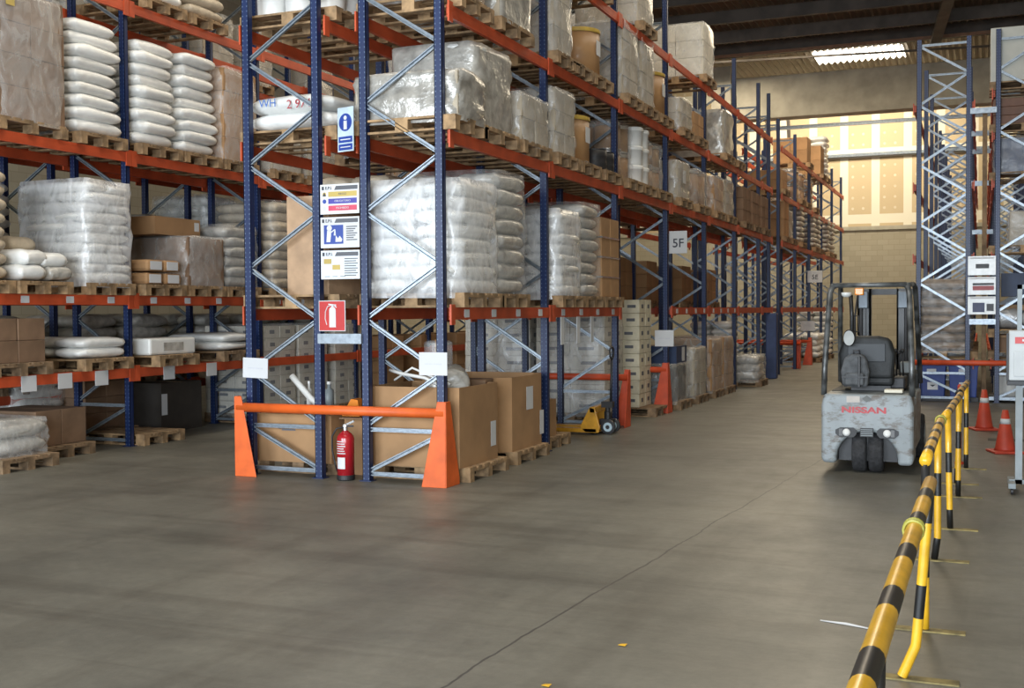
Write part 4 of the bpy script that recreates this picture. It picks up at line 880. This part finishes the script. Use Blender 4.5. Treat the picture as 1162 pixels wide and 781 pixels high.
# ---------------------------------------------------------------- traffic cones, red post
def cone(x,y,label,h=.56,s=1):
    r=MB().box(-.17,.17,-.17,.17,0,.03).build('traffic_cone',CONE,None,(x,y,0),.3,bevel=.01); tag(r,label,'cone','traffic cones by the barrier')
    def rr(z): return .115-(.115-.032)*(z-.03)/(h-.03)
    MB().lathe([(rr(.03)+.01,.03),(rr(.06),.06),(rr(h),h),(rr(h)-.01,h)],n=28).build('cone_body',CONE,r,smooth=True)
    for z0,z1 in ((h*.68,h*.80),) : MB().lathe([(rr(z0)+.002,z0),(rr(z1)+.002,z1)],n=28).build('reflective_band',PAPER,r,smooth=True)
    return r
cone(4.86,7.1,'orange-red traffic cone farther away, left of its twin'); cone(5.08,4.5,'orange-red traffic cone nearer the wheeled control cabinet',h=.5)
o=MB().lathe([(.05,0),(.05,.02),(.022,.03),(.022,.85),(.01,.87)],n=16).build('marker_post',CONE,None,(4.60,3.3,0),smooth=False); tag(o,'thin red marker post behind the yellow striped barrier','post')
for z in (.35,.62): MB().lathe([(.023,z),(.023,z+.08)],n=16).build('reflective_band',PAPER,o)
# ---------------------------------------------------------------- striped barriers
def stripe(name,pts,r,parent,first='y',step=.30,offs=0):
    """one tube painted in yellow and black bands: material by length along the tube"""
    P=[Vector(p) for p in pts]; seg=[]; out=[P[0]]; 
    Ls=[(P[i+1]-P[i]).length for i in range(len(P)-1)]; tot=sum(Ls); cuts=[]; c=0 if first=='y' else 1; t=(step*(1.3 if c==0 else .7))-offs
    while t<tot: cuts.append(t); c=1-c; t+=step*(1.3 if c==0 else .7)
    def at(t):
        for i,l in enumerate(Ls):
            if t<=l or i==len(Ls)-1: return P[i]+(P[i+1]-P[i])*min(1,t/l)
            t-=l
    ts=sorted(set([0,tot]+cuts+[sum(Ls[:i]) for i in range(1,len(Ls))])); ps=[at(t) for t in ts]
    b=MB().tube(ps,r,14); me=b.mesh(name,YEL,True); me.materials.append(BLK)
    n=14
    for k,p in enumerate(me.polygons):
        i=min(k//n,len(ts)-2) if k<n*(len(ts)-1) else (0 if k==n*(len(ts)-1) else len(ts)-2)
        tm=(ts[i]+ts[i+1])/2; band=sum(1 for c in cuts if c<tm); p.material_index=(band+(0 if first=='y' else 1))%2
    o=link(name,me,parent); return o
def barrier(x0,x1,ya,yb,legs,label,zt=.9,first='y',step=.3,offs=0):
    root=empty('striped_barrier',(x0,ya,0)); tag(root,label,'barrier','yellow and black hoop barriers')
    Lr=[(0,0,zt),(x1-x0,yb-ya,zt)]
    stripe('rail',Lr,.030,root,first,step,offs)
    for (yy,fx,bend,fst) in legs:
        t=(yy-ya)/(yb-ya); xx=(x1-x0)*t; y=yy-ya
        stripe('leg',[(xx,y,zt-.02),(xx+fx*.45,y,.45),(xx+fx*.8,y,.16),(xx+fx+bend,y,.012)],.023,root,fst,.22)
        b=MB().box(xx+fx-.16,xx+fx+.20,y-.035,y+.035,0,.008).build('foot_plate',mat('worn_yellow',(.22,.17,.06),.7,var=.35,scale=15),root)
    return root
b1=barrier(4.575,4.60,-9.0,-4.42,((-7.15,-.02,0,'k'),(-4.50,-.07,-.045,'k')),'nearest yellow and black striped rail running out of the photo',first='y',step=.31,offs=.12)
b2=barrier(4.545,4.55,-3.66,-1.2,((-3.64,0,.0,'k'),(-1.85,.0,-.02,'y')),'second striped yellow and black barrier behind the nearest rail',step=.24)
b3=barrier(4.57,4.64,-1.0,1.3,((-.66,.02,.0,'y'),(.95,.0,.0,'y')),'third striped barrier beside the forklift side',step=.24)
b4=barrier(4.62,4.68,1.45,3.1,((1.75,-.03,0,'y'),(2.9,.0,.0,'y')),'farthest striped barrier ending near the traffic cones',first='k',step=.24)
def tape(x,y,label,par):
    o=MB(); 
    for k,(a,w) in enumerate(((-.03,.5),(-.01,-.4),(.015,.2),(.03,-.1))): o.tube([(.034*math.cos(t*PI/8),a+w*.03*math.sin(t*PI/8),.034*math.sin(t*PI/8)) for t in range(17)],.006,6)
    o.build('tape_band',mat('tape_yellow_green',(.36,.34,.06),.35),par,Vector((x,y,.9))-Vector(par.location),smooth=True)
tape(4.59,-5.62,'',b1); tape(4.55,-1.35,'',b2)
# ---------------------------------------------------------------- wheeled control cabinet
cc=empty('control_cabinet',(5.28,1.5,0)); tag(cc,'white control cabinet on a grey wheeled stand at the right edge','cabinet')
MB().box(-.23,.23,-.10,.10,1.03,1.49).build('cabinet_box',mat('cabinet_white',(.48,.50,.50),.45,var=.04),cc,bevel=.012)
MB().box(-.245,.235,-.085,.105,.985,1.03).build('cabinet_base',BLACKP,cc,bevel=.006); MB().box(-.25,-.232,-.07,.09,1.03,1.46).build('side_edge',BLACKP,cc)
MB().box(-.19,.19,-.108,-.101,1.07,1.30).build('door_panel',mat('cabinet_white',(.62,.64,.64)),cc,bevel=.006); MB().box(-.08,-.06,-.114,-.108,1.12,1.18).build('latch',BLACKP,cc)
MB().box(-.18,.2,-.106,-.101,1.37,1.43).build('nameplate',SRED,cc); MB().box(-.12,.12,-.109,-.1065,1.39,1.41).build('text_line',PAPER,cc)
for x in (-.14,.14): MB().box(x-.03,x+.03,-.03,.03,.07,1.0).build('stand_post',GREYB,cc)
for x in (-.14,.14): MB().box(x-.02,x+.02,-.02,.02,1.49,1.91).build('top_frame',GREYB,cc)
MB().box(-.16,.16,-.02,.02,1.87,1.91).build('top_frame',GREYB,cc); MB().box(-.22,.22,-.03,.03,.07,.11).build('stand_base',GREYB,cc)
for s in (-.2,.2): MB().box(s-.03,s+.03,-.25,.25,.055,.1).build('stand_foot',GREYB,cc)
for sx in (-.2,.2):
    for sy in (-.22,.22): c=MB().lathe([(.018,-.012),(.028,-.01),(.028,.01),(.018,.012)],(sx,sy,.028),16,'x').build('castor',BLACKP,cc)
# ---------------------------------------------------------------- forklift (drawn from the rear; forward is +y)
fk=empty('forklift',(3.735,2.15,0)); tag(fk,'scuffed grey forklift truck seen from behind beside the striped barrier','forklift')
def mir(poly): return poly
ar=[]; 
for k in range(13):
    t=PI*k/12; ar.append((.30*math.cos(t),.16+.30*math.sin(t)*.92))
body=[(-.30,.10),(-.44,.10),(-.455,.16),(-.455,.70),(-.43,.82),(.43,.82),(.455,.70),(.455,.16),(.44,.10),(.30,.10)]
arch=[(.30,.16)]+[(p[0],p[1]) for p in ar[1:-1]]+[(-.30,.16)]
b=MB().prism(body+arch,'y',0,.42); cw=b.build('counterweight',TRUCK,fk,bevel=.035,seg=3)
MB().prism([(-.455,.22),(.455,.22),(.455,.80),(-.455,.80)],'y',.42,1.45).build('body_shell',TRUCK,fk,bevel=.02)
MB().box(-.40,.40,.40,1.3,.80,.83).build('hood_top',mat('hood_dark',(.03,.033,.033),.6),fk,bevel=.02)
MB().box(-.455,.455,1.45,1.75,.14,.22).build('floor_plate',BLACKP,fk)
MB().prism([(1.7,.2),(1.78,.2),(1.78,.95),(1.62,1.0),(1.55,.95)],'x',-.42,.42).build('front_cowl',mat('hood_dark',(.05,.055,.055)),fk,bevel=.01)
MB().box(-.29,.29,.13,.42,.12,.44).build('wheel_well',BLACKP,fk)
# dark recess with lights and grille
MB().prism([(-.31,.41),(-.27,.375),(-.13,.375),(-.10,.41),(-.10,.45),(-.13,.475),(-.26,.475),(-.31,.45)],'y',-.012,.01).build('light_surround',BLACKP,fk); MB().prism([(.31,.41),(.27,.375),(.13,.375),(.10,.41),(.10,.45),(.13,.475),(.26,.475),(.31,.45)],'y',-.012,.01).build('light_surround',BLACKP,fk)
for s in (-1,1): MB().lathe([(.0,-.03),(.025,-.027),(.038,-.018),(.04,0)],(s*.20,0,.425),20,'y').build('reversing_light',WHITEP,fk,smooth=True); MB().box(s*.255-.018,s*.255+.018,-.02,-.01,.39,.46).build('tail_light',mat('lens_dull',(.10,.10,.10),.3),fk)
g=MB().box(-.065,.065,-.014,.01,.385,.475).build('grille',BLACKP,fk)
for k in range(4): MB().box(-.058,.058,-.018,-.013,.395+.02*k,.402+.02*k).build('grille_bar',GREYB,g)
text_mesh('lettering','NISSAN',.085,mat('lettering_red',(.45,.05,.06),.5),fk,(-.03,-.002,.655),(PI/2,0,0),sx=1.55,bold=.003,ext=.002)
MB().prism([(-.05,0),(0,-.035),(.05,0),(0,.035)],'y',-.008,.001).build('badge',mat('badge_grey',(.10,.105,.10),.5),fk,(0,0,.775)); MB().box(-.2,-.07,-.004,.0,.735,.8).build('worn_label',mat('faded_label',(.5,.46,.42),.7),fk)
for s in (-1,1):
    w=MB().lathe([(.12,-.072),(.205,-.07),(.22,-.05),(.222,0),(.22,.05),(.205,.07),(.12,.072)],(s*.082,.22,.222),32,'x').build('rear_tyre',RUBBER,fk,smooth=True); MB().lathe([(.11,-.06),(.12,-.06),(.12,.06),(.11,.06)],(s*.082,.22,.222),20,'x').build('hub',GREYB,w)
    w=MB().lathe([(.14,-.09),(.235,-.085),(.25,-.06),(.25,.06),(.235,.085),(.14,.09)],(s*.40,1.62,.25),32,'x').build('front_tyre',RUBBER,fk,smooth=True); MB().lathe([(.13,-.095),(.14,-.095),(.14,.095),(.13,.095)],(s*.40,1.62,.25),20,'x').build('hub',GREYB,w)
    # overhead guard: rear leg, front leg, side top rail
    MB().tube([(s*.435,.06,.80),(s*.43,.09,1.1),(s*.395,.22,1.86),(s*.375,.27,1.925),(s*.345,.31,1.945)],.03,12).build('guard_leg',mat('guard_grey',(.10,.105,.105),.3,.3,var=.5,scale=8),fk,smooth=True)
    MB().tube([(s*.44,1.62,.85),(s*.43,1.5,1.2),(s*.40,1.25,1.93),(s*.38,1.15,1.965)],.028,12).build('guard_leg',mat('guard_grey',(.1,.1,.1)),fk,smooth=True)
    MB().tube([(s*.375,.25,1.94),(s*.375,1.18,1.965)],.026,12).build('guard_side_rail',mat('guard_grey',(.1,.1,.1)),fk,smooth=True)
MB().tube([(-.37,.27,1.945),(.37,.27,1.945)],.026,12).build('guard_cross_bar',mat('guard_grey',(.1,.1,.1)),fk,smooth=True)
for k in range(1,6): MB().tube([(-.37,.27+.17*k,1.955),(.37,.27+.17*k,1.955)],.013,8).build('guard_cross_bar',mat('guard_grey',(.1,.1,.1)),fk,smooth=True)
# mast and carriage
for s in (-1,1):
    x=s*.22+.02
    b=MB().box(x-.075,x+.075,1.86,1.88,.08,1.93).box(x-.075,x-.055,1.86,2.0,.08,1.93).box(x+.055,x+.075,1.86,2.0,.08,1.93).box(x-.02,x+.02,1.83,1.86,.1,1.9).build('mast_upright',BLK,fk)
    MB().lathe([(.02,.3),(.02,1.85)],(x+s*.03,1.82,0),12).build('lift_cylinder',BLACKP,fk); MB().box(x-.06,x+.05,1.80,1.86,1.70,1.9).build('chain_anchor',mat('bracket_steel',(.12,.14,.16),.4,.4),fk,bevel=.01)
    MB().tube([(x+.07*s,1.84,1.85),(x+.1*s,1.82,1.6),(x+.09*s,1.82,.9)],.012,8).build('hose',BLACKP,fk,smooth=True)
    MB().prism([(2.12,.04),(3.1,.03),(3.12,.045),(2.17,.09),(2.17,.5),(2.12,.5)],'x',x-.05,x+.05).build('fork',BLK,fk)
MB().box(-.30,.34,2.0,2.03,1.86,1.93).box(-.3,.34,2.0,2.03,.8,.88).box(-.3,.34,2.0,2.03,.1,.18).build('mast_cross_member',BLK,fk)
MB().box(-.38,.42,2.06,2.12,.12,.22).box(-.38,.42,2.06,2.12,.42,.52).build('fork_carriage',BLK,fk)
# seat, controls
b=MB().prism([(-.27,.95),(-.29,1.22),(-.24,1.38),(-.1,1.41),(.12,1.41),(.24,1.38),(.29,1.22),(.27,.95)],'y',.40,.54).build('seat_back',FABRIC,fk,(-.04,0,0),bevel=.05,seg=4)
MB().box(-.27,.27,.42,.95,.88,1.0).build('seat',FABRIC,fk,(-.04,0,0),bevel=.04,seg=3); MB().box(-.19,.19,.39,.40,1.14,1.33).build('seat_back_pad',mat('seat_panel',(.016,.02,.024),.5),fk,(-.04,0,0),bevel=.004)
MB().box(-.2,.2,.45,.9,.83,.88).build('seat_base',BLACKP,fk)
MB().tube([(-.05,1.6,.95),(-.05,1.2,1.2)],.03,12).build('steering_column',BLACKP,fk,smooth=True); MB().tube([(-.05+.17*math.cos(t*PI/12),1.17+.08*math.sin(t*PI/12),1.22+.15*math.sin(t*PI/12)) for t in range(25)],.014,8).build('steering_wheel',BLACKP,fk,smooth=True)
for k in range(4): l=MB().tube([(.20+.035*k,.85,.95),(.19+.035*k,.80,1.20+.02*(k%2))],.008,8).build('lever',BLACKP,fk,smooth=True); MB().lathe([(.008,0),(.02,.01),(.022,.03),(.01,.045)],(.19+.035*k,.80,1.20+.02*(k%2)),12).build('knob',BLACKP,l,smooth=True)
MB().box(.18,.34,.55,1.0,.84,.97).build('arm_console',BLACKP,fk,bevel=.02); MB().box(.24,.38,1.2,1.5,.98,1.1).build('instrument_box',GREYB,fk,bevel=.01); MB().box(.16,.34,.12,.3,.83,.865).build('tray',mat('tray_cream',(.6,.56,.45),.6),fk,bevel=.008)
# mirror, work lamp, beacon
MB().tube([(-.22,.7,.85),(-.22,.7,1.62),(-.23,.68,1.85)],.022,10).build('guard_stay',BLK,fk,smooth=True)
m_=MB(); m_.v=[];
m_.lathe([(0,-.02),(.05,-.019),(.062,-.01),(.062,.01),(.05,.018),(0,.02)],(0,0,0),28,'y'); m_.v=[(x,y,z*1.45) for x,y,z in m_.v]; mo=m_.build('mirror',BLACKP,fk,(-.205,.28,1.39),smooth=True)
m_=MB().lathe([(0,-.024),(.054,-.0225)],(0,0,0),28,'y'); m_.v=[(x,y,z*1.45) for x,y,z in m_.v]; m_.build('mirror_glass',mat('mirror_pale',(.36,.37,.36),.7,0),mo)
MB().tube([(-.205,.29,1.39),(-.22,.5,1.42),(-.22,.7,1.42)],.01,8).build('mirror_arm',BLACKP,fk,smooth=True)
MB().lathe([(.055,0),(.05,-.03),(.03,-.05)],(-.235,.30,1.87),20).build('work_lamp',mat('lamp_glass',(.6,.62,.6),.15),fk,smooth=True); MB().box(-.15,-.06,.27,.35,1.84,1.915).build('beacon',ORB,fk,bevel=.01)
MB().tube([(-.22,.7,1.62),(-.15,.7,1.62),(-.14,.7,1.45),(-.2,.7,1.45)],.009,8).build('grab_handle',BLACKP,fk,smooth=True)
# backpack slung over the seat back
bp_=empty('backpack',(3.60,2.42,.86)); tag(bp_,'grey and black backpack leaning on the back of the forklift seat','bag')
MB().prism([(-.13,0),(-.15,.16),(-.11,.31),(-.04,.345),(.06,.345),(.11,.30),(.14,.16),(.12,0)],'y',-.07,.08).build('bag_body',BAGG,bp_,(0,0,.02),bevel=.035,seg=3)
MB().box(-.1,.09,-.12,-.06,.04,.17).build('front_pocket',BAGG,bp_,bevel=.02,seg=3); MB().box(.03,.055,-.125,-.05,.02,.34).build('strap',BLACKP,bp_,bevel=.004); MB().box(-.13,.13,-.127,-.118,.12,.135).build('strap',BLACKP,bp_)
MB().tube([(-.02,-.02,.35),(-.02,-.03,.40),(.04,-.03,.40),(.04,-.02,.35)],.009,8).build('carry_handle',BLACKP,bp_,smooth=True)
# litter on the floor
o=MB(); o.add([(-.14,.03,.004),(0,-.01,.006),(.14,-.05,.004),(.14,-.035,.004),(0,.008,.012),(-.14,.045,.004)],[(0,1,4,5),(1,2,3,4)]); o=o.build('paper_strip',PAPER,None,(4.15,-3.68,0)); o.modifiers.new('s','SOLIDIFY').thickness=.002; tag(o,'narrow white paper strip lying on the floor beside the nearest rail','litter')
for i,(x,y,l) in enumerate(((3.14,-4.48,'tiny yellow scrap in the middle of the floor'),(3.0,-5.2,'tiny yellow scrap at the bottom edge of the floor'))):
    o=MB().add([(-.02,0,.003),(.02,-.01,.004),(.025,.015,.009),(-.01,.02,.004)],[(0,1,2,3)]).build('scrap',YEL,None,(x,y,0)); o.modifiers.new('s','SOLIDIFY').thickness=.002; tag(o,l,'litter')
struct(MB().box(4.9,X1,5.75,6.0,0,.006).build('trim_shadow_line',mat('floor_shadow_paint',(.05,.045,.04),.8)))  # flat dark strip standing in for a shadow line across the floor
# structure numbering
n=0
for o in sorted(COL.objects,key=lambda q:q.name):
    if o.get('kind')=='structure' and o.name.startswith('trim'): n+=1; o.name='trim_tmp%d'%n
for k in range(1,n+1): bpy.data.objects['trim_tmp%d'%k].name='trim_%d'%k
print('OBJECTS',len(COL.objects))
